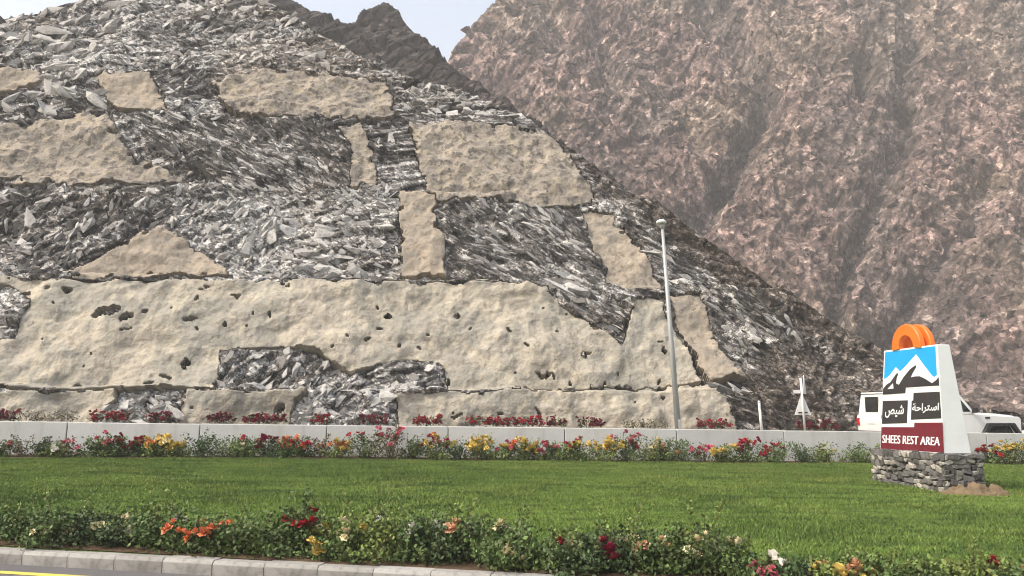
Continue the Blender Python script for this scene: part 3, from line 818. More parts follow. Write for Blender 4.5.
# ------------------------------------------------------------------ plants
def leaf_cloud(name, n, size, shape, seed, mat, stems=None, up=0.4):
    """n folded leaves; shape(r) -> position"""
    r = np.random.RandomState(seed)
    P = np.array([shape(r) for _ in range(n)])
    d = r.normal(size=(n, 3)); d[:, 2] += up; d /= np.linalg.norm(d, axis=1)[:, None]
    q = r.normal(size=(n, 3)); s = np.cross(d, q); s /= np.linalg.norm(s, axis=1)[:, None]
    nn = np.cross(d, s)
    L_ = size * r.uniform(.6, 1.35, n)[:, None]; W = L_ * 0.33
    a = P; b = P + d * L_ * 0.5 + s * W - nn * L_ * .06; c = P + d * L_; e = P + d * L_ * 0.5 - s * W - nn * L_ * .06
    V = np.stack([a, b, c, e], 1).reshape(-1, 3)
    i = np.arange(n) * 4
    F = np.concatenate([np.stack([i, i + 1, i + 2], 1), np.stack([i, i + 2, i + 3], 1)])
    return np_mesh(name, V, F, mat, False)

def bush_shape(w, h, nst, seed, skirt=0):
    """leaves crowd along several leaning stems"""
    r0 = random.Random(seed)
    tips = []
    for i in range(nst):
        a = r0.uniform(0, 2 * math.pi); rr = w * 0.5 * math.sqrt(r0.random())
        tips.append((rr * math.cos(a), rr * math.sin(a) * 0.8, h * r0.uniform(.55, 1.05) * (1 - 0.25 * (rr / (w * .5)) ** 2)))
    for i in range(skirt):
        a = r0.uniform(0, 2 * math.pi); rr = w * r0.uniform(.35, .62)
        tips.append((rr * math.cos(a), rr * math.sin(a) * .85, h * r0.uniform(.12, .4)))
    def f(r):
        t = tips[r.randint(len(tips))]
        k = 1 - 0.85 * r.rand() ** 1.4
        s = 0.055 + 0.05 * (1 - k)
        return (t[0] * k + r.normal() * s * w, t[1] * k + r.normal() * s * w, max(0.01, t[2] * k + r.normal() * s * h))
    return f, tips

def stem_mesh(tips, rad, seed):
    r = random.Random(seed)
    bm = bmesh.new()
    for t in tips:
        p0 = Vector((t[0] * .12, t[1] * .12, -0.03)); p2 = Vector(t) * 0.96
        p1 = (p0 + p2) * .5 + Vector((r.uniform(-.03, .03), r.uniform(-.03, .03), 0.03))
        add_tube(bm, p0, p1, rad, rad * .75, 5, False); add_tube(bm, p1, p2, rad * .75, rad * .35, 5, False)
    return bm_mesh('stem', bm, M['stem'])

def blossom_mesh(seed, mat, R0=0.05, nf=3):
    """a small head of ruffled flowers"""
    r = random.Random(seed)
    bm = bmesh.new()
    for q in range(nf):
        c = Vector((r.uniform(-1, 1), r.uniform(-1, 1), r.uniform(-.5, .8))) * R0 * (0.0 if nf == 1 else 0.8)
        ax = Vector((r.uniform(-.7, .7), r.uniform(-1.0, .2), 1)).normalized()
        t = ax.orthogonal().normalized(); b = ax.cross(t)
        for ring, (n_, rr, hh) in enumerate(((6, 1.0, 0.18), (5, .6, .5), (3, .3, .7))):
            for i in range(n_):
                a0 = 2 * math.pi * (i + .5 * ring) / n_; w_ = 2 * math.pi / n_ * .62
                k = rr * R0 * .75
                pts = [c + ax * hh * .15 * R0]
                for da, kr, kh in ((-w_, .8, .9), (0, 1.08, 1.15), (w_, .8, .9)):
                    pts.append(c + (t * math.cos(a0 + da) + b * math.sin(a0 + da)) * k * kr + ax * hh * R0 * kh)
                v = [bm.verts.new(p) for p in pts]
                bm.faces.new((v[0], v[1], v[2])); bm.faces.new((v[0], v[2], v[3]))
    return bm_mesh('blossom', bm, mat)

FLC = ['red', 'crimson', 'pink', 'yellow', 'cream', 'orange', 'white', 'peach']
BL = {c: [blossom_mesh(10 * i + j, M['fl_' + c], 0.055, 4) for j in range(3)] for i, c in enumerate(FLC)}
BUSH = {}
def bush_variant(w, h, nst, nleaf, lsize, seed, mk):
    key = (w, h, nst, nleaf, lsize, seed, mk)
    if key not in BUSH:
        f, tips = bush_shape(w, h, nst, seed, nst // 2 if nst > 10 else 0)
        tips = tips[:nst]
        BUSH[key] = (leaf_cloud('foliage', nleaf, lsize, f, seed, M[mk]), stem_mesh(tips, 0.007, seed), tips, f)
    return BUSH[key]

def bush(loc, w, h, nst, nleaf, lsize, seed, mk, flowers, fsize=1.0, scale=1.0, rz=0.0, spread=None, pref='rose_bush'):
    fo, st, tips, f = bush_variant(w, h, nst, nleaf, lsize, seed, mk)
    e = empty(pref, loc, rz); e.scale = (scale,) * 3
    link('foliage', fo, None, e); link('stem', st, None, e)
    r = np.random.RandomState(seed * 7 + int(abs(loc[0]) * 100))
    for colr, k in flowers:
        for _ in range(k):
            t = tips[r.randint(len(tips))]
            kk = r.uniform(.72, 1.04)
            o = link('blossom', BL[colr][r.randint(3)], None, e)
            o.location = (t[0] * kk + r.normal() * .05 * w, t[1] * kk - abs(r.normal()) * .06 * w, t[2] * kk + abs(r.normal()) * .05 * h)
            o.rotation_euler = (r.uniform(-.5, .5), r.uniform(-.5, .5), r.uniform(0, 6.28))
            s = fsize * r.uniform(.7, 1.3); o.scale = (s, s, s)
    return e

ORD = ['first', 'second', 'third', 'fourth', 'fifth', 'sixth', 'seventh', 'eighth', 'ninth', 'tenth', 'eleventh', 'twelfth', 'thirteenth', 'fourteenth', 'fifteenth', 'sixteenth']
# bed at the foot of the wall: (photo x, width m, height m, leaf, flowers, description)
ROW = [
    (4, .6, .40, 'leaf', [('pink', 3)], 'low pink flowered'), (26, .7, .55, 'leaf_dry', [], 'sparse dry twiggy'), (44, .5, .50, 'leaf_dark', [], 'dark leafy'),
    (60, .6, .42, 'leaf_yellow', [('white', 4)], 'yellowish green'), (78, .6, .50, 'leaf_dry', [('pink', 2)], 'sparse dry twiggy'), (98, .7, .50, 'leaf', [], 'plain green'),
    (114, .6, .62, 'leaf', [('pink', 6)], 'pink flowered'), (128, .55, .52, 'leaf_dark', [('red', 8)], 'red flowered'), (146, .6, .48, 'leaf', [('red', 9)], 'red flowered'),
    (161, .6, .55, 'leaf_yellow', [('yellow', 9), ('orange', 3)], 'yellow flowered'), (178, .6, .52, 'leaf_yellow', [('yellow', 10), ('cream', 3)], 'yellow flowered'),
    (204, .8, .68, 'leaf_dark', [], 'dark leafy'), (230, .9, .62, 'leaf', [('cream', 4)], 'cream flowered'), (252, .6, .5, 'leaf', [('red', 2)], 'plain green'),
    (268, .7, .55, 'leaf_dark', [('crimson', 8)], 'dark crimson flowered'), (286, .6, .55, 'leaf', [('red', 3), ('orange', 6)], 'orange flowered'),
    (302, .6, .55, 'leaf', [('red', 5), ('orange', 2)], 'red flowered'), (323, .5, .58, 'leaf_dry', [], 'sparse dry twiggy'), (338, .7, .5, 'leaf_yellow', [('orange', 5), ('yellow', 4)], 'orange flowered'),
    (366, .8, .78, 'leaf', [('red', 4)], 'tall green'), (392, .8, .85, 'leaf_dry', [('pink', 7)], 'tall pink flowered'), (412, .7, .62, 'leaf', [], 'plain green'),
    (437, .7, .65, 'leaf_yellow', [('red', 4), ('yellow', 4), ('pink', 3)], 'mixed red and yellow flowered'), (460, .8, .62, 'leaf_dark', [], 'dark leafy'),
    (486, .9, .70, 'leaf_yellow', [('yellow', 20), ('cream', 6)], 'yellow flowered'), (506, .6, .52, 'leaf', [('orange', 5), ('pink', 4)], 'orange flowered'),
    (524, .7, .6, 'leaf_yellow', [('yellow', 12), ('cream', 3)], 'yellow flowered'), (546, .6, .5, 'leaf', [('pink', 8)], 'pink flowered'), (562, .6, .52, 'leaf_yellow', [], 'yellowish green'),
    (578, .6, .58, 'leaf', [('red', 4), ('yellow', 7)], 'mixed red and yellow flowered'), (602, .9, .66, 'leaf_yellow', [('yellow', 22), ('orange', 3)], 'yellow flowered'),
    (626, .7, .80, 'leaf', [('pink', 7)], 'tall pink flowered'), (648, .8, .62, 'leaf_yellow', [('cream', 8)], 'cream flowered'), (664, .6, .5, 'leaf', [('peach', 3)], 'plain green'),
    (683, .8, .72, 'leaf', [], 'tall green'), (702, .6, .5, 'leaf_dry', [('pink', 4)], 'sparse dry twiggy'), (720, .7, .55, 'leaf_yellow', [('yellow', 5), ('cream', 2)], 'yellow flowered'),
    (744, .8, .58, 'leaf', [('red', 12)], 'red flowered'), (772, .8, .62, 'leaf', [('red', 5)], 'red flowered'), (800, .8, .55, 'leaf_dark', [], 'dark leafy'),
    (826, .8, .60, 'leaf_yellow', [('cream', 3)], 'cream flowered'), (857, .8, .55, 'leaf', [], 'plain green'), (876, .7, .5, 'leaf_yellow', [], 'yellowish green'),
    (986, .7, .5, 'leaf', [('red', 8)], 'red flowered'), (1003, .9, .68, 'leaf_yellow', [('yellow', 16)], 'yellow flowered'), (1022, .8, .6, 'leaf', [('peach', 3)], 'plain green'),
]
seen = {}
for i, (px, w_, h_, mk, fl, what) in enumerate(ROW):
    k = (px - 512) / 800
    off = 0.62
    x = 0.988 * k * (20.79 - off) / (1 - 0.988 * WS * k)
    y = wall_y(x) - off + rnd.uniform(-.12, .12)
    e = bush((x, y, lz(x, y) - .01), w_ * 1.25, h_ * 0.97, 15 if 'sparse' not in what else 8, (900 if 'sparse' not in what else 300), 0.055, 500 + i, mk, [(c, int(q * 1.5 + 1)) for c, q in fl], 1.15)
    j = seen.get(what, 0); seen[what] = j + 1
    tag(e, '%s rose bush at wall foot, %s such from left' % (what, ORD[j]), 'bush', 'rose bushes along the foot of the wall')
# long bare shoots rising from a few of them are part of the tall bushes above

# bed behind the kerb: (photo x, height, width, leaf, flowers, text)
FRONT = [
    (-25, .50, .85, 'leaf', [], 'plain green'), (22, .46, .80, 'leaf', [('cream', 3)], 'cream flowered'), (58, .50, .75, 'leaf', [('cream', 2)], 'cream flowered'), (92, .52, .80, 'leaf_dark', [('peach', 2)], 'peach flowered'),
    (128, .50, .80, 'leaf_dark', [('cream', 2)], 'cream flowered'), (160, .52, .75, 'leaf', [('white', 3)], 'white flowered'), (192, .40, .7, 'leaf', [('orange', 6)], 'coral flowered'), (222, .44, .7, 'leaf', [('orange', 5)], 'coral flowered'),
    (258, .52, .8, 'leaf', [], 'plain green'), (296, .58, .8, 'leaf', [('red', 6)], 'red flowered'), (338, .46, .75, 'leaf', [('yellow', 5), ('cream', 3)], 'yellow flowered'), (372, .56, .8, 'leaf_yellow', [('cream', 2)], 'bright green'),
    (414, .52, .8, 'leaf', [('white', 6)], 'white flowered'), (452, .56, .85, 'leaf_dark', [('peach', 4)], 'peach flowered'), (498, .56, .85, 'leaf', [('cream', 2)], 'cream flowered'), (540, .50, .8, 'leaf', [('cream', 3)], 'cream flowered'),
    (586, .44, .8, 'leaf_dark', [('crimson', 6), ('red', 3)], 'dark red flowered'), (622, .52, .8, 'leaf_dark', [], 'dark leafy'), (662, .47, .75, 'leaf', [('cream', 7), ('peach', 4)], 'peach flowered'), (700, .50, .8, 'leaf', [('cream', 2)], 'tall shooted green'),
    (745, .46, .8, 'leaf', [('white', 2)], 'white flowered'), (786, .36, .6, 'leaf_dark', [('pink', 3)], 'low pink flowered'), (840, .40, .6, 'leaf_yellow', [('yellow', 8), ('peach', 3)], 'yellow flowered'), (884, .46, .7, 'leaf', [], 'plain green'),
    (930, .36, .6, 'leaf', [], 'plain green'), (966, .45, .7, 'leaf_yellow', [], 'bright green'), (1004, .46, .7, 'leaf', [('red', 6)], 'red flowered'), (1045, .5, .8, 'leaf', [], 'plain green'),
]
seen = {}
for i, (px, h_, w_, mk, fl, what) in enumerate(FRONT):
    off = 0.43
    k = (px - 512) / 800 * 0.96
    x = k * (7.84 + off) / (1 + 0.25 * k)
    y = kerb_y(x) + off + rnd.uniform(-.08, .08)
    h_ *= 0.84 * rnd.uniform(.82, 1.12) * (1 if px < 730 else .68)
    e = bush((x, y, lz(x, y) - .02), w_ * 1.15, h_, 20, 2300 if px < 730 else 1500, 0.046, 700 + i, mk, fl, 1.12)
    # new shoots standing out of the bush
    f, tips = bush_shape(w_ * .9, h_ * 1.6, 6, 900 + i)
    for ti, t in enumerate(tips):
        def shoot(r, t=t):
            kk = .45 + .6 * r.rand()
            return (t[0] * kk + r.normal() * .012, t[1] * kk + r.normal() * .012, t[2] * kk)
        tag(link('shoot', leaf_cloud('shoot', 26, 0.042, shoot, 900 + i * 6 + ti, M['leaf_yellow'] if i % 3 else M['leaf']), None, e), kind='stuff')
    link('stem', stem_mesh(tips, 0.004, 900 + i), None, e)
    j = seen.get(what, 0); seen[what] = j + 1
    tag(e, '%s rose bush behind the kerb, %s such from left' % (what, ORD[j]), 'bush', 'rose bushes behind the kerb')
# bare soil under both beds
bxs = np.linspace(-20, 24, 89)
sheet('flower_bed', bxs, [lambda x: (wall_y(x) - 1.0 + .08 * np.sin(x * 3.1), lawn_z(x, wall_y(x) - 1.0) + .012), lambda x: (wall_y(x) - .1, lawn_z(x, wall_y(x) - .1) + .02)], M['soil'])
sheet('kerb_bed', bxs, [lambda x: (kerb_y(x) + .1, lawn_z(x, kerb_y(x) + .1) + .01), lambda x: (kerb_y(x) + 0.95 + .08 * np.sin(x * 4.3), lawn_z(x, kerb_y(x) + .95) + .02)], M['soil'])

# low bedding flowers on the verge across the road (only their tops show above the wall)
def petunia(seed, w_, colr, mk):
    f, tips = bush_shape(w_, .5, 20, seed)
    def g(r):
        return (r.uniform(-.5, .5) * w_, r.normal() * .18, .12 + .36 * r.rand() * (0.5 + .5 * math.sin(r.rand() * 3)))
    return leaf_cloud('foliage', int(260 * w_), 0.075, g, seed, M[mk]), g
VERGE = [(8, 26, 'crimson'), (52, 46, None), (110, 36, 'red'), (160, 20, 'crimson'), (222, 24, 'crimson'), (266, 40, 'crimson'), (322, 18, 'red'), (374, 26, 'crimson'), (428, 28, 'red'), (482, 34, 'red'), (520, 46, 'red'), (556, 20, 'crimson'), (590, 26, 'crimson'),
         (646, 46, None), (712, 32, 'red'), (816, 40, 'crimson')]
seen = {}
for i, (px, wpx, colr) in enumerate(VERGE):
    off = 11.7
    k = (px - 512) / 800
    x = 0.988 * k * (20.79 + off) / (1 - 0.988 * WS * k); y = wall_y(x) + off
    w_ = wpx / 800 * y
    e = empty('flower_clump' if colr else 'shrub', (x, y, verge_z(x) - .02), wa)
    fo, g = petunia(1200 + i, w_, colr, 'leaf_dark' if colr else 'leaf_dry')
    link('foliage', fo, None, e)
    bmq = bmesh.new()
    for q in range(6): add_tube(bmq, ((q - 2.5) / 6 * w_, 0, -.02), ((q - 2.5) / 6 * w_ + .04, -.03, .36), .008, .004, 5, False)
    tag(link('stem', bm_mesh('stem', bmq, M['stem']), None, e), kind='stuff')
    key = colr or 'none'
    j = seen.get(key, 0); seen[key] = j + 1
    if colr:
        r = np.random.RandomState(1300 + i)
        for q in range(int(w_ * 40)):
            o = link('blossom', BL[colr][r.randint(3)], None, e)
            p = g(r); o.location = (p[0], p[1] - .1, max(.2, p[2] + .03)); o.rotation_euler = (r.uniform(-.5, .5), r.uniform(-.5, .5), r.uniform(0, 6))
            s = r.uniform(1.0, 1.6); o.scale = (s, s, s)
        tag(e, 'clump of %s flowers showing over the wall top, %s such from the left' % ('bright red' if colr == 'red' else 'deep crimson', ORD[j]), 'flowers', 'red flower clumps across the road')
    else:
        tag(e, 'low dry green shrub showing over the wall top, %s of two' % ('left' if j == 0 else 'right'), 'shrub', 'shrubs across the road')

# mown grass on the lawn
rs = np.random.RandomState(3)
NB = 420000
gx = rs.uniform(-17, 19, NB * 3); gf = rs.rand(NB * 3) ** 0.8
gy = (kerb_y(gx) + .75) * (1 - gf) + (wall_y(gx) - .85) * gf
keep = (np.abs(gx) < gy * .68 + .6) & (gy > 3.5)
gx, gy = gx[keep][:NB], gy[keep][:NB]; nb = len(gx)
gz = lawn_z(gx, gy) - .004
big = 0.8 + 0.5 * fbm(gx * .8, gy * .8, 401, 3)
hh = rs.uniform(.022, .050, nb) * big; ww = rs.uniform(.006, .012, nb)
an = rs.uniform(0, 6.283, nb); ln = rs.uniform(.2, .9, nb) * hh; la = rs.uniform(0, 6.283, nb)
P = np.stack([gx, gy, gz], 1)
sdv = np.stack([np.cos(an) * ww, np.sin(an) * ww, 0 * ww], 1)
tip = P + np.stack([np.cos(la) * ln, np.sin(la) * ln, hh], 1)
V = np.stack([P - sdv, P + sdv, tip], 1).reshape(-1, 3)
tag(link('grass', np_mesh('grass', V, np.arange(nb * 3).reshape(-1, 3), M['grass'])), 'short mown green grass covering the lawn', 'grass', kind='stuff')

# ------------------------------------------------------------------ monument sign
SD = Vector((0.148, -0.989, 0)).normalized()        # along the face, towards the viewer
SN = Vector((-SD.y * -1, SD.x, 0))                  # placeholder, set below
SN = Vector((-0.989, -0.148, 0)).normalized()       # outward from the printed face
pc = Vector((7.37, 15.10, 0))                       # middle of the foot of the face
SZ0 = 0.93
pc -= SN * 0.265
srot = math.atan2(SD.y, SD.x)                        # local x runs along the face towards the viewer
# local frame: x along face (near +), y = -outward normal, z up
sign = empty('monument_sign', (pc.x, pc.y, SZ0), srot)
tag(sign, 'white tapered rest area sign with blue mountain panel on the stone plinth', 'sign')
loc_n = Matrix.Rotation(-srot, 3, 'Z') @ SN          # outward normal in local coordinates
sgn = -1 if loc_n.y < 0 else 1
HW0, HW1, TH0, TH1, SH = 0.93, 0.79, 0.265, 0.125, 1.92
bm = bmesh.new()
vb = [bm.verts.new((x * HW0, y * TH0, 0)) for x, y in ((-1, -1), (1, -1), (1, 1), (-1, 1))]
vt = [bm.verts.new((x * HW1, y * TH1, SH)) for x, y in ((-1, -1), (1, -1), (1, 1), (-1, 1))]
bm.faces.new(vb[::-1]); bm.faces.new(vt)
for i in range(4): bm.faces.new((vb[i], vb[(i + 1) % 4], vt[(i + 1) % 4], vt[i]))
bmesh.ops.bevel(bm, geom=bm.edges[:], offset=0.012, segments=2, affect='EDGES', profile=.5)
link('body', bm_mesh('body', bm, M['sign_white']), None, sign)

def face_pt(u, v, d):
    """u 0 far .. 1 near, v 0 foot .. 1 top, d metres proud"""
    hw = HW0 + (HW1 - HW0) * v; th_ = TH0 + (TH1 - TH0) * v
    return Vector(((2 * u - 1) * hw, sgn * (th_ + d), SH * v))

def crop_uv(x, y):
    """reads the print off the enlarged photograph"""
    xr = 255 + (y - 105) / 435 * 50
    u = (x - 52) / (xr - 52)
    top, bot = 128 - 23 * u, 532 + 8 * u
    u2 = u * 1.126 / (1 + .126 * u) if False else u / (u + (1 - u) * 1 / 1.126) * 1.0
    u2 = u / (1.126 - 0.126 * u) if False else u * 1.0
    return u2, (bot - y) / (bot - top)

def print_shape(name, pts, d, mat, thick=0.003):
    uv = [crop_uv(*p) for p in pts]
    fr = [face_pt(u, v, d) for u, v in uv]; bk = [face_pt(u, v, d - thick) for u, v in uv]
    tri = tessellate_polygon([[Vector((u, v, 0)) for u, v in uv]])
    bm = bmesh.new()
    A = [bm.verts.new(p) for p in fr]; B = [bm.verts.new(p) for p in bk]
    for t in tri:
        bm.faces.new([A[i] for i in t])
    for i in range(len(A)):
        j = (i + 1) % len(A); bm.faces.new((A[i], A[j], B[j], B[i]))
    return link(name, bm_mesh(name, bm, mat), None, sign)

print_shape('blue_panel', [(58, 134), (250, 112), (266, 262), (57, 300)], 0.003, M['sign_blue'])
print_shape('white_mountain', [(56, 246), (72, 238), (84, 226), (106, 196), (124, 214), (140, 198), (183, 144), (205, 176), (228, 208), (246, 232), (256, 238), (266, 226), (270, 278), (152, 284), (56, 304)], 0.006, M['sign_white'])
print_shape('black_mountain', [(56, 309), (56, 286), (70, 268), (86, 258), (98, 240), (111, 221), (118, 221), (112, 242), (110, 262), (122, 268), (140, 236), (164, 204), (184, 188), (186, 198), (174, 222), (168, 238), (184, 234),
                               (202, 234), (222, 244), (248, 262), (262, 250), (270, 238), (273, 272), (150, 280), (149, 302)], 0.009, M['sign_black'])
print_shape('white_peak', [(183, 216), (194, 198), (203, 194), (224, 222), (206, 219)], 0.012, M['sign_white'])
print_shape('white_peak', [(76, 286), (98, 262), (101, 284)], 0.012, M['sign_white'])
print_shape('black_box', [(56, 335), (160, 331), (161, 424), (56, 429)], 0.004, M['sign_black'])
print_shape('black_box', [(181, 301), (276, 296), (288, 402), (176, 410), (175, 332), (181, 332)], 0.004, M['sign_black'])
print_shape('maroon_panel', [(55, 442), (190, 439), (190, 421), (293, 418), (305, 535), (55, 530)], 0.004, M['sign_maroon'])

def lettering(txt, cx, cy, wpx, hpx, mat, slope=0.0, bold=0.0, spacing=1.0, depth=0.0075):
    cu = bpy.data.curves.new('lettering', 'FONT')
    cu.body = txt; cu.size = 1.0; cu.offset = bold; cu.space_character = spacing; cu.resolution_u = 4
    ob = bpy.data.objects.new('lettering', cu); COL.objects.link(ob)
    bpy.context.view_layer.update()
    me = bpy.data.meshes.new_from_object(ob.evaluated_get(bpy.context.evaluated_depsgraph_get()))
    bpy.data.objects.remove(ob); bpy.data.curves.remove(cu)
    co = np.array([v.co[:] for v in me.vertices])
    lo, hi = co.min(0), co.max(0)
    for v, p in zip(me.vertices, co):
        a = (p[0] - lo[0]) / (hi[0] - lo[0]) - .5; b = (p[1] - lo[1]) / (hi[1] - lo[1]) - .5
        u, vv_ = crop_uv(cx + a * wpx, cy - b * hpx + slope * a * wpx)
        v.co = face_pt(u, vv_, depth)
    me.materials.clear(); me.materials.append(mat)
    me.name = 'lettering'
    return me
def letters(copies):
    """one object per letter, from meshes whose letters are each one island"""
    per = {}
    for me in copies:
        bm = bmesh.new(); bm.from_mesh(me); bmesh.ops.remove_doubles(bm, verts=bm.verts[:], dist=1e-5)
        seen_, isl = set(), []
        for v in bm.verts:
            if v in seen_: continue
            st, grp = [v], []
            seen_.add(v)
            while st:
                a_ = st.pop(); grp.append(a_)
                for e_ in a_.link_edges:
                    b_ = e_.other_vert(a_)
                    if b_ not in seen_: seen_.add(b_); st.append(b_)
            isl.append(grp)
        isl.sort(key=lambda g: sum(v.co.x for v in g) / len(g))
        for k, g in enumerate(isl):
            gs = set(g); idx = {v: i for i, v in enumerate(g)}
            vs, fs = per.setdefault(k, ([], []))
            o_ = len(vs); vs.extend(v.co.copy() for v in g)
            fs.extend([o_ + idx[v] for v in f.verts] for f in bm.faces if f.verts[0] in gs)
        bm.free()
    for k, (vs, fs) in per.items():
        m_ = bpy.data.meshes.new('letter'); m_.from_pydata(vs, [], fs); m_.materials.append(M['sign_white'])
        link('letter', m_, None, sign)
letters([lettering('SHEES REST AREA', 174.6 + q_ * 1.2, 491, 226, 33, M['sign_white'], 0.01, 0.0, depth=.0075 + .0006 * q_) for q_ in range(3)])
link('lettering', lettering('\ufeba\ufef4\ufeb7', 108, 377, 78, 50, M['sign_white'], -.05, 0.02), None, sign)
link('lettering', lettering('\ufe94\ufea3\ufe8d\ufeae\ufe98\ufeb3\ufe8d', 229, 362, 98, 40, M['sign_white'], -.05, 0.02), None, sign)
# two orange half rings standing on the top
for yy in (-1, 1):
    bm = bmesh.new()
    prof = [(.43, -.04), (.43, .04), (.418, .052), (.225, .052), (.213, .04), (.213, -.04), (.225, -.052), (.418, -.052)]
    NR = 30; rings = []
    for i in range(NR + 1):
        a_ = math.pi * i / NR * 1.06 - .03 * math.pi
        rings.append([bm.verts.new((-.06 + r_ * math.cos(a_), yy * .105 + h_, SH + .02 + r_ * math.sin(a_))) for r_, h_ in prof])
    for A, B in zip(rings[:-1], rings[1:]):
        for i in range(8): bm.faces.new((A[i], A[(i + 1) % 8], B[(i + 1) % 8], B[i]))
    bm.faces.new(rings[0]); bm.faces.new(rings[-1][::-1])
    link('ring', bm_mesh('ring', bm, M['orange'], False), None, sign)

# stone plinth
plinth = empty('stone_plinth', (pc.x, pc.y, 0), srot)
tag(plinth, 'plinth of stacked grey stones under the white sign', 'plinth')
PLX, PLY, PZ0, PZ1 = 1.06, 0.37, 0.10, 0.925
link('core', box_mesh('core', (0, 0, (PZ0 + PZ1) / 2 - .012), (2 * PLX - .10, 2 * PLY - .10, PZ1 - PZ0), M['mortar']), None, plinth)
def stone_mesh(seed, mat):
    r = random.Random(seed)
    bm = bmesh.new(); bmesh.ops.create_cube(bm, size=1.0)
    for v in bm.verts: v.co += Vector((r.uniform(-.24, .24), r.uniform(-.14, .14), r.uniform(-.22, .22)))
    bmesh.ops.bevel(bm, geom=bm.edges[:], offset=.13, segments=1, affect='EDGES')
    return bm_mesh('stone', bm, mat)
ST = [stone_mesh(i, M['stone']) for i in range(9)] + [stone_mesh(20 + i, M['stone_pale']) for i in range(4)]
ns = 0
for (ax, half, depth, sg) in (('x', PLX, PLY, -1), ('x', PLX, PLY, 1), ('y', PLY, PLX, 1), ('y', PLY, PLX, -1)):
    z = PZ0
    while z < PZ1 - .03:
        fine = (ax == 'x' and sg == sgn) or (ax == 'y' and sg == 1)
        hgt = min(rnd.uniform(.07, .12) * (1 if fine else 1.9), PZ1 - z)
        if PZ1 - z - hgt < .05: hgt = PZ1 - z
        x = -half
        while x < half - .02:
            wd = min(rnd.uniform(.075, .2) * (1 if fine else 1.8), half - x)
            if half - x - wd < .06: wd = half - x
            o = link('stone', ST[rnd.randrange(9) if rnd.random() < .72 else 9 + rnd.randrange(4)], None, plinth)
            p = x + wd / 2; q = sg * (depth - .055 + rnd.uniform(-.012, .022))
            jz = z + hgt / 2 + rnd.uniform(-.026, .026) * (z < PZ1 - .2)
            o.location = (p, q, jz) if ax == 'x' else (q, p, jz)
            o.rotation_euler = (rnd.uniform(-.1, .1), rnd.uniform(-.4, .4) if ax == 'x' else rnd.uniform(-.3, .3), (0 if ax == 'x' else R(90)) + rnd.uniform(-.1, .1))
            o.scale = (wd * rnd.uniform(.9, 1.1), .13, hgt * rnd.uniform(.85, 1.15))
            x += wd; ns += 1
        z += hgt

# dug-up dry soil at the near end of the plinth
bm = bmesh.new()
bmesh.ops.create_grid(bm, x_segments=40, y_segments=24, size=1.0)
for v in bm.verts:
    r2 = math.hypot(v.co.x, v.co.y)
    x_, y_ = v.co.x * .66, v.co.y * .34 * (1 + .3 * math.sin(v.co.x * 3))
    hgt = max(0, 1 - r2 ** 2) ** .8 * .14
    hgt *= 1 + 1.2 * float(fbm(np.array([x_ * 9.]), np.array([y_ * 9.]), 411, 4)[0])
    v.co = Vector((x_, y_, hgt - .03 - .05 * (r2 > .95)))
mo = Vector((pc.x, pc.y, 0)) + SD * 1.22 + SN * -0.02
moo = link('soil_mound', bm_mesh('soil_mound', bm, M['mound'], True)); moo.location = (mo.x, mo.y, lz(mo.x, mo.y)); moo.rotation_euler = (0, 0, R(2))
tag(moo, 'heap of dry brown soil against the near corner of the stone plinth', 'soil')

# ------------------------------------------------------------------ street lamp, marker post, traffic signs
lx, ly = 4.58, wall_y(4.58) + 0.75
lamp = empty('street_lamp', (lx, ly, road_z(lx)))
tag(lamp, 'tall slightly leaning grey street lamp post behind the wall', 'street lamp')
top = at(662, 223, ly)
tv_ = Vector((top.x - lx, 0, top.z - road_z(lx)))
bm = bmesh.new()
add_tube(bm, (0, 0, 0), tv_, .092, .040, 18)
link('pole', bm_mesh('pole', bm, M['galv'], True), None, lamp)
link('base_plate', box_mesh('base_plate', (0, 0, .015), (.4, .4, .03), M['galv'], .005), None, lamp)
link('access_door', box_mesh('access_door', (0, -.102, .75), (.09, .02, .4), M['galv'], .004), None, lamp)
bm = bmesh.new()
add_lathe(bm, [(.001, .08), (.08, .07), (.14, .03), (.15, -.01), (.13, -.04), (.001, -.05)], 'Z', 24, tv_ + Vector((-.02, 0, .02)))
link('lamp_head', bm_mesh('lamp_head', bm, M['lamp_white'], True), None, lamp)
bm = bmesh.new(); add_tube(bm, tv_ - Vector((.0, 0, .16)), tv_ - Vector((0, 0, .05)), .06, .075, 14)
link('collar', bm_mesh('collar', bm, M['galv'], True), None, lamp)

p = at(759, 402, 31.5); x0, z0 = at(762, 430, 31.5).x, road_z(10)
z0 = verge_z(p.x) - .1
post = empty('marker_post', (x0, 31.5 + WS * 0, z0))
tag(post, 'thin white marker post across the road below the dark slope', 'post')
bm = bmesh.new(); add_tube(bm, (0, 0, 0), (p.x - x0, 0, p.z - z0), .055, .05, 10)
link('pole', bm_mesh('pole', bm, M['lamp_white'], True), None, post)
bm = bmesh.new(); add_tube(bm, (p.x - x0, 0, p.z - z0 - .02), (p.x - x0, 0, p.z - z0 + .05), .06, .035, 10)
link('cap', bm_mesh('cap', bm, M['lamp_white'], True), None, post)
bm = bmesh.new(); add_box(bm, ((p.x - x0) * .85, -.056, (p.z - z0) * .85), (.05, .012, .12))
link('reflector', bm_mesh('reflector', bm, M['sign_back']), None, post)

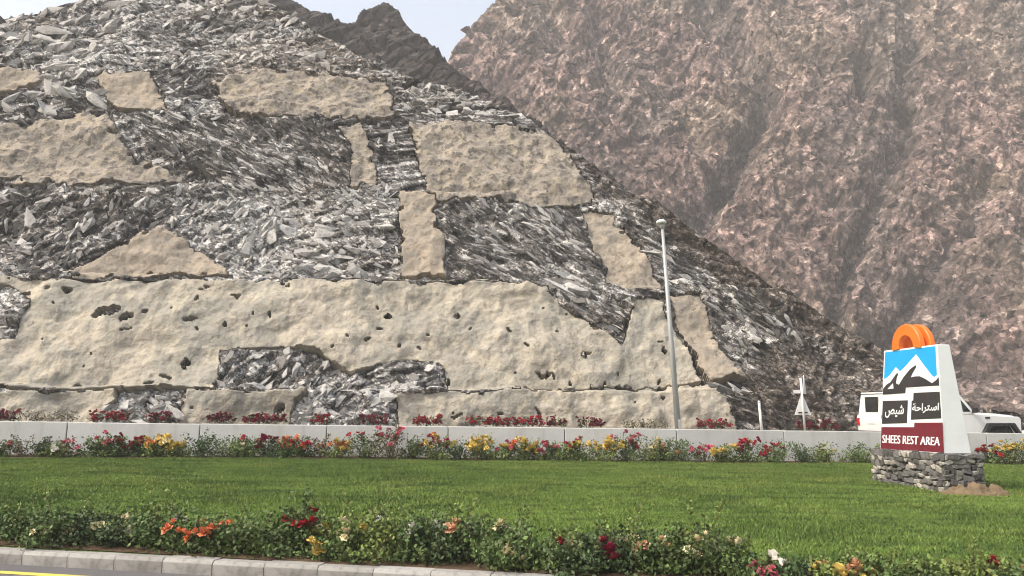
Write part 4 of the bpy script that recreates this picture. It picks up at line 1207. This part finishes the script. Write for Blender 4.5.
Yt = 33.2
b0, t0 = at(805, 428, Yt), at(800.5, 378, Yt)
tz = verge_z(b0.x) - .1
ts = empty('traffic_sign', (b0.x, Yt, tz))
tag(ts, 'white triangular traffic signs seen from behind on one post', 'traffic sign')
dv = Vector((t0.x - b0.x, 0, t0.z - tz))
bm = bmesh.new(); add_tube(bm, (0, 0, 0), dv, .045, .045, 10)
link('pole', bm_mesh('pole', bm, M['lamp_white'], True), None, ts)
def tri_plate(name, hw, hgt, c, rz):
    bm = bmesh.new()
    add_prism(bm, [(-hw, 0), (hw, 0), (hw * .08, hgt), (-hw * .08, hgt)], -.012, .012, .004)
    bmesh.ops.rotate(bm, verts=bm.verts[:], cent=(0, 0, 0), matrix=Matrix.Rotation(rz, 3, 'Z'))
    bmesh.ops.translate(bm, verts=bm.verts[:], vec=c)
    return link(name, bm_mesh(name, bm, M['lamp_white']), None, ts)
q = at(803.5, 415, Yt)
tri_plate('sign_plate', .34, .86, (q.x - b0.x, .07, q.z - tz), 0.0)
q2 = at(803, 394, Yt)
tri_plate('sign_plate', .33, .78, (q2.x - b0.x + .10, .10, q2.z - tz), R(58))
for zz, hw in ((.10, .19), (-.82 + 1.7, .05)):
    bm = bmesh.new(); add_box(bm, (q.x - b0.x, .045, q.z - tz + zz), (hw * 2, .03, .05))
    link('bracket', bm_mesh('bracket', bm, M['car_black']), None, ts)
bm = bmesh.new(); add_box(bm, (t0.x - b0.x - .18, 0, dv.z - .56), (.26, .03, .14))
link('small_plate', bm_mesh('small_plate', bm, M['lamp_white']), None, ts)

# ------------------------------------------------------------------ white off-road car behind the wall
cx_ = 13.08; cy_ = wall_y(cx_) + 2.3
car = empty('off_road_car', (cx_, cy_, road_z(cx_) + .004), wa)
tag(car, 'white boxy off-road car parked behind the sign beyond the wall', 'car')
def cpart(name, bm, mat, parent=car, smooth=False): return link(name, bm_mesh(name, bm, mat, smooth), None, parent)
WDT = .80
bm = bmesh.new()      # lower body with wheel openings, x forward
def arch(xc, r, n=8): return [(xc - r * 1.08, .52), (xc - r * .66, .88), (xc + r * .66, .88), (xc + r * 1.08, .52)]
low_prof = [(-2.10, .52)] + arch(-1.42, .52) + arch(1.50, .52) + [(2.22, .56), (2.25, 1.06), (2.18, 1.13), (.74, 1.19), (-2.12, 1.19), (-2.16, 1.0)]
add_prism(bm, low_prof, -WDT, WDT, .025)
cpart('body', bm, M['car_white'])
bm = bmesh.new()      # bonnet, narrowing forward
add_prism(bm, [(.72, 1.15), (2.16, 1.08), (2.12, 1.16), (1.5, 1.225), (.70, 1.265)], -.66, .66, .03)
cpart('bonnet', bm, M['car_white'])
bm = bmesh.new()
cab = [(-2.10, 1.17), (-2.02, 1.80), (.32, 1.82), (.78, 1.20)]
add_prism(bm, cab, -.72, .72, .03)
for v in bm.verts:
    k = (v.co.z - 1.18) / .62
    v.co.y *= 1.09 - .10 * k
cab_o = cpart('cabin', bm, M['car_white'])
bm = bmesh.new(); add_box(bm, (-.85, 0, 1.845), (2.34, 1.40, .05), .02)
cpart('roof', bm, M['car_white'])
bm = bmesh.new()
for s_ in (-.45, .45): add_tube(bm, (-1.85, s_, 1.90), (.1, s_, 1.90), .018, n=8)
for xx in (-1.7, -.8, 0): add_tube(bm, (xx, -.6, 1.89), (xx, .6, 1.89), .016, n=8)
cpart('roof_rack', bm, M['car_black'])
for s_ in (-1, 1):
    def side(poly, name, mat, d, parent=car):
        bm = bmesh.new()
        f, b = [], []
        for x, z in poly:
            k = (z - 1.18) / .62
            yb = .72 * (1.09 - .10 * k) if z > 1.19 else WDT
            f.append(bm.verts.new((x, s_ * (yb + d), z))); b.append(bm.verts.new((x, s_ * (yb - .01), z)))
        bm.faces.new(f)
        for i in range(len(f)): bm.faces.new((f[i], f[(i + 1) % len(f)], b[(i + 1) % len(f)], b[i]))
        return cpart(name, bm, mat, parent)
    side([(-1.94, 1.30), (-1.89, 1.72), (-1.36, 1.72), (-1.36, 1.30)], 'rear_window', M['glass'], .006)
    dr = side([(-1.22, .60), (-1.22, 1.185), (-.35, 1.185), (-.35, .60)], 'door', M['car_white'], .008)
    side([(-1.20, 1.28), (-1.20, 1.72), (-.38, 1.72), (-.38, 1.28)], 'window', M['glass'], .007, dr)
    bm = bmesh.new(); add_box(bm, (-1.08, s_ * (WDT + .025), 1.08), (.16, .03, .035), .008); cpart('handle', bm, M['car_black'], dr)
    df = side([(-.32, .60), (-.32, 1.185), (.66, 1.185), (.66, .60)], 'door', M['car_white'], .008)
    side([(-.28, 1.28), (-.28, 1.72), (.26, 1.73), (.60, 1.28)], 'window', M['glass'], .007, df)
    bm = bmesh.new(); add_box(bm, (-.16, s_ * (WDT + .025), 1.08), (.16, .03, .035), .008); cpart('handle', bm, M['car_black'], df)
    for nm, xc in (('wheel_arch', -1.42), ('wheel_arch', 1.50)):
        bm = bmesh.new()
        o_, i_ = .57, .51
        pts = [(xc - o_ * 1.2, .56), (xc - o_ * .74, .945), (xc + o_ * .74, .945), (xc + o_ * 1.2, .56), (xc + i_ * 1.12, .56), (xc + i_ * .66, .87), (xc - i_ * .66, .87), (xc - i_ * 1.12, .56)]
        add_prism(bm, pts, s_ * (WDT - .05), s_ * (WDT + .13), .01)
        cpart(nm, bm, M['car_black'])
        bm = bmesh.new(); add_prism(bm, arch(xc, .50), s_ * .42, s_ * (WDT - .02), 0); cpart('wheel_well', bm, M['car_black'])
        bm = bmesh.new()
        y0 = s_ * .74
        add_lathe(bm, [(.25, -.13), (.37, -.13), (.405, -.10), (.405, .10), (.37, .13), (.25, .13)], 'Y', 28, (xc, y0, .405))
        wh = cpart('wheel', bm, M['tyre'], car, True)
        bm = bmesh.new()
        add_lathe(bm, [(.001, s_ * .07), (.06, s_ * .10), (.10, s_ * .06), (.22, s_ * .08), (.255, s_ * .11), (.255, -s_ * .1), (.001, -s_ * .1)], 'Y', 20, (xc, y0, .405))
        cpart('rim', bm, M['rim'], wh)
    mr_ = None
    bm = bmesh.new(); add_box(bm, (.62, s_ * (WDT + .14), 1.33), (.10, .19, .17), .03); mr_ = cpart('mirror', bm, M['car_black'])
    bm = bmesh.new(); add_tube(bm, (.64, s_ * (WDT - .04), 1.24), (.62, s_ * (WDT + .12), 1.28), .02, n=8); cpart('mirror_arm', bm, M['car_black'], mr_)
    bm = bmesh.new(); add_lathe(bm, [(.001, 0), (.095, 0), (.095, .05), (.001, .06)], 'X', 20, (2.235, s_ * .52, .92)); cpart('headlight', bm, M['lens'])
    bm = bmesh.new(); add_box(bm, (-2.15, s_ * .70, .98), (.06, .14, .22), .01); cpart('tail_light', bm, M['tail_red'])
    bm = bmesh.new(); add_box(bm, (1.12, s_ * (WDT + .008), 1.10), (.16, .012, .05), .003); cpart('side_vent', bm, M['car_black'])
    bm = bmesh.new(); add_box(bm, (.0, s_ * (WDT + .015), .55), (1.7, .10, .06), .02); cpart('side_step', bm, M['car_black'])
    bm = bmesh.new(); add_box(bm, (1.55, s_ * .652, 1.150), (.9, .012, .02), .003); cpart('bonnet_seam', bm, M['car_black'])
bm = bmesh.new()
for i in range(7): add_box(bm, (2.25, (i - 3) * .11, .92), (.03, .055, .24), .008)
cpart('grille', bm, M['car_black'])
bm = bmesh.new(); add_box(bm, (2.36, 0, .62), (.24, 1.66, .20), .05); cpart('front_bumper', bm, M['car_white'])
bm = bmesh.new(); add_box(bm, (-2.24, 0, .62), (.18, 1.62, .18), .04); cpart('rear_bumper', bm, M['car_black'])
bm = bmesh.new()
ws = [Vector((.748, -.66, 1.27)), Vector((.748, .66, 1.27)), Vector((.375, .60, 1.775)), Vector((.375, -.60, 1.775))]
nrm = Vector((.8, 0, .6)).normalized() * .012
f = [bm.verts.new(p + nrm) for p in ws]; b = [bm.verts.new(p - nrm * .3) for p in ws]
bm.faces.new(f)
for i in range(4): bm.faces.new((f[i], f[(i + 1) % 4], b[(i + 1) % 4], b[i]))
cpart('windscreen', bm, M['glass'])
bm = bmesh.new(); add_box(bm, (-2.08, .05, 1.50), (.06, .64, .46), .02); cpart('tailgate_window', bm, M['glass'])
bm = bmesh.new(); add_box(bm, (-2.155, 0, .98), (.03, .36, .12), .004); cpart('number_plate', bm, M['lamp_white'])
bm = bmesh.new(); add_box(bm, (-2.16, -.55, 1.12), (.04, .05, .12), .008); cpart('tailgate_handle', bm, M['car_black'])

# ------------------------------------------------------------------ haze
hz = bpy.data.materials.new('haze'); hz.use_nodes = True
N = hz.node_tree.nodes; N.remove(N['Principled BSDF'])
pv = N.new('ShaderNodeVolumePrincipled')
pv.inputs['Color'].default_value = (0.96, 0.965, 0.97, 1); pv.inputs['Density'].default_value = 0.0010; pv.inputs['Anisotropy'].default_value = 0.0
hz.node_tree.links.new(pv.outputs[0], N['Material Output'].inputs['Volume'])
ho = link('haze', box_mesh('haze', (0, 170, 149), (1300, 960, 301), hz))
tag(ho, 'thin pale haze in the air', 'haze', kind='stuff')
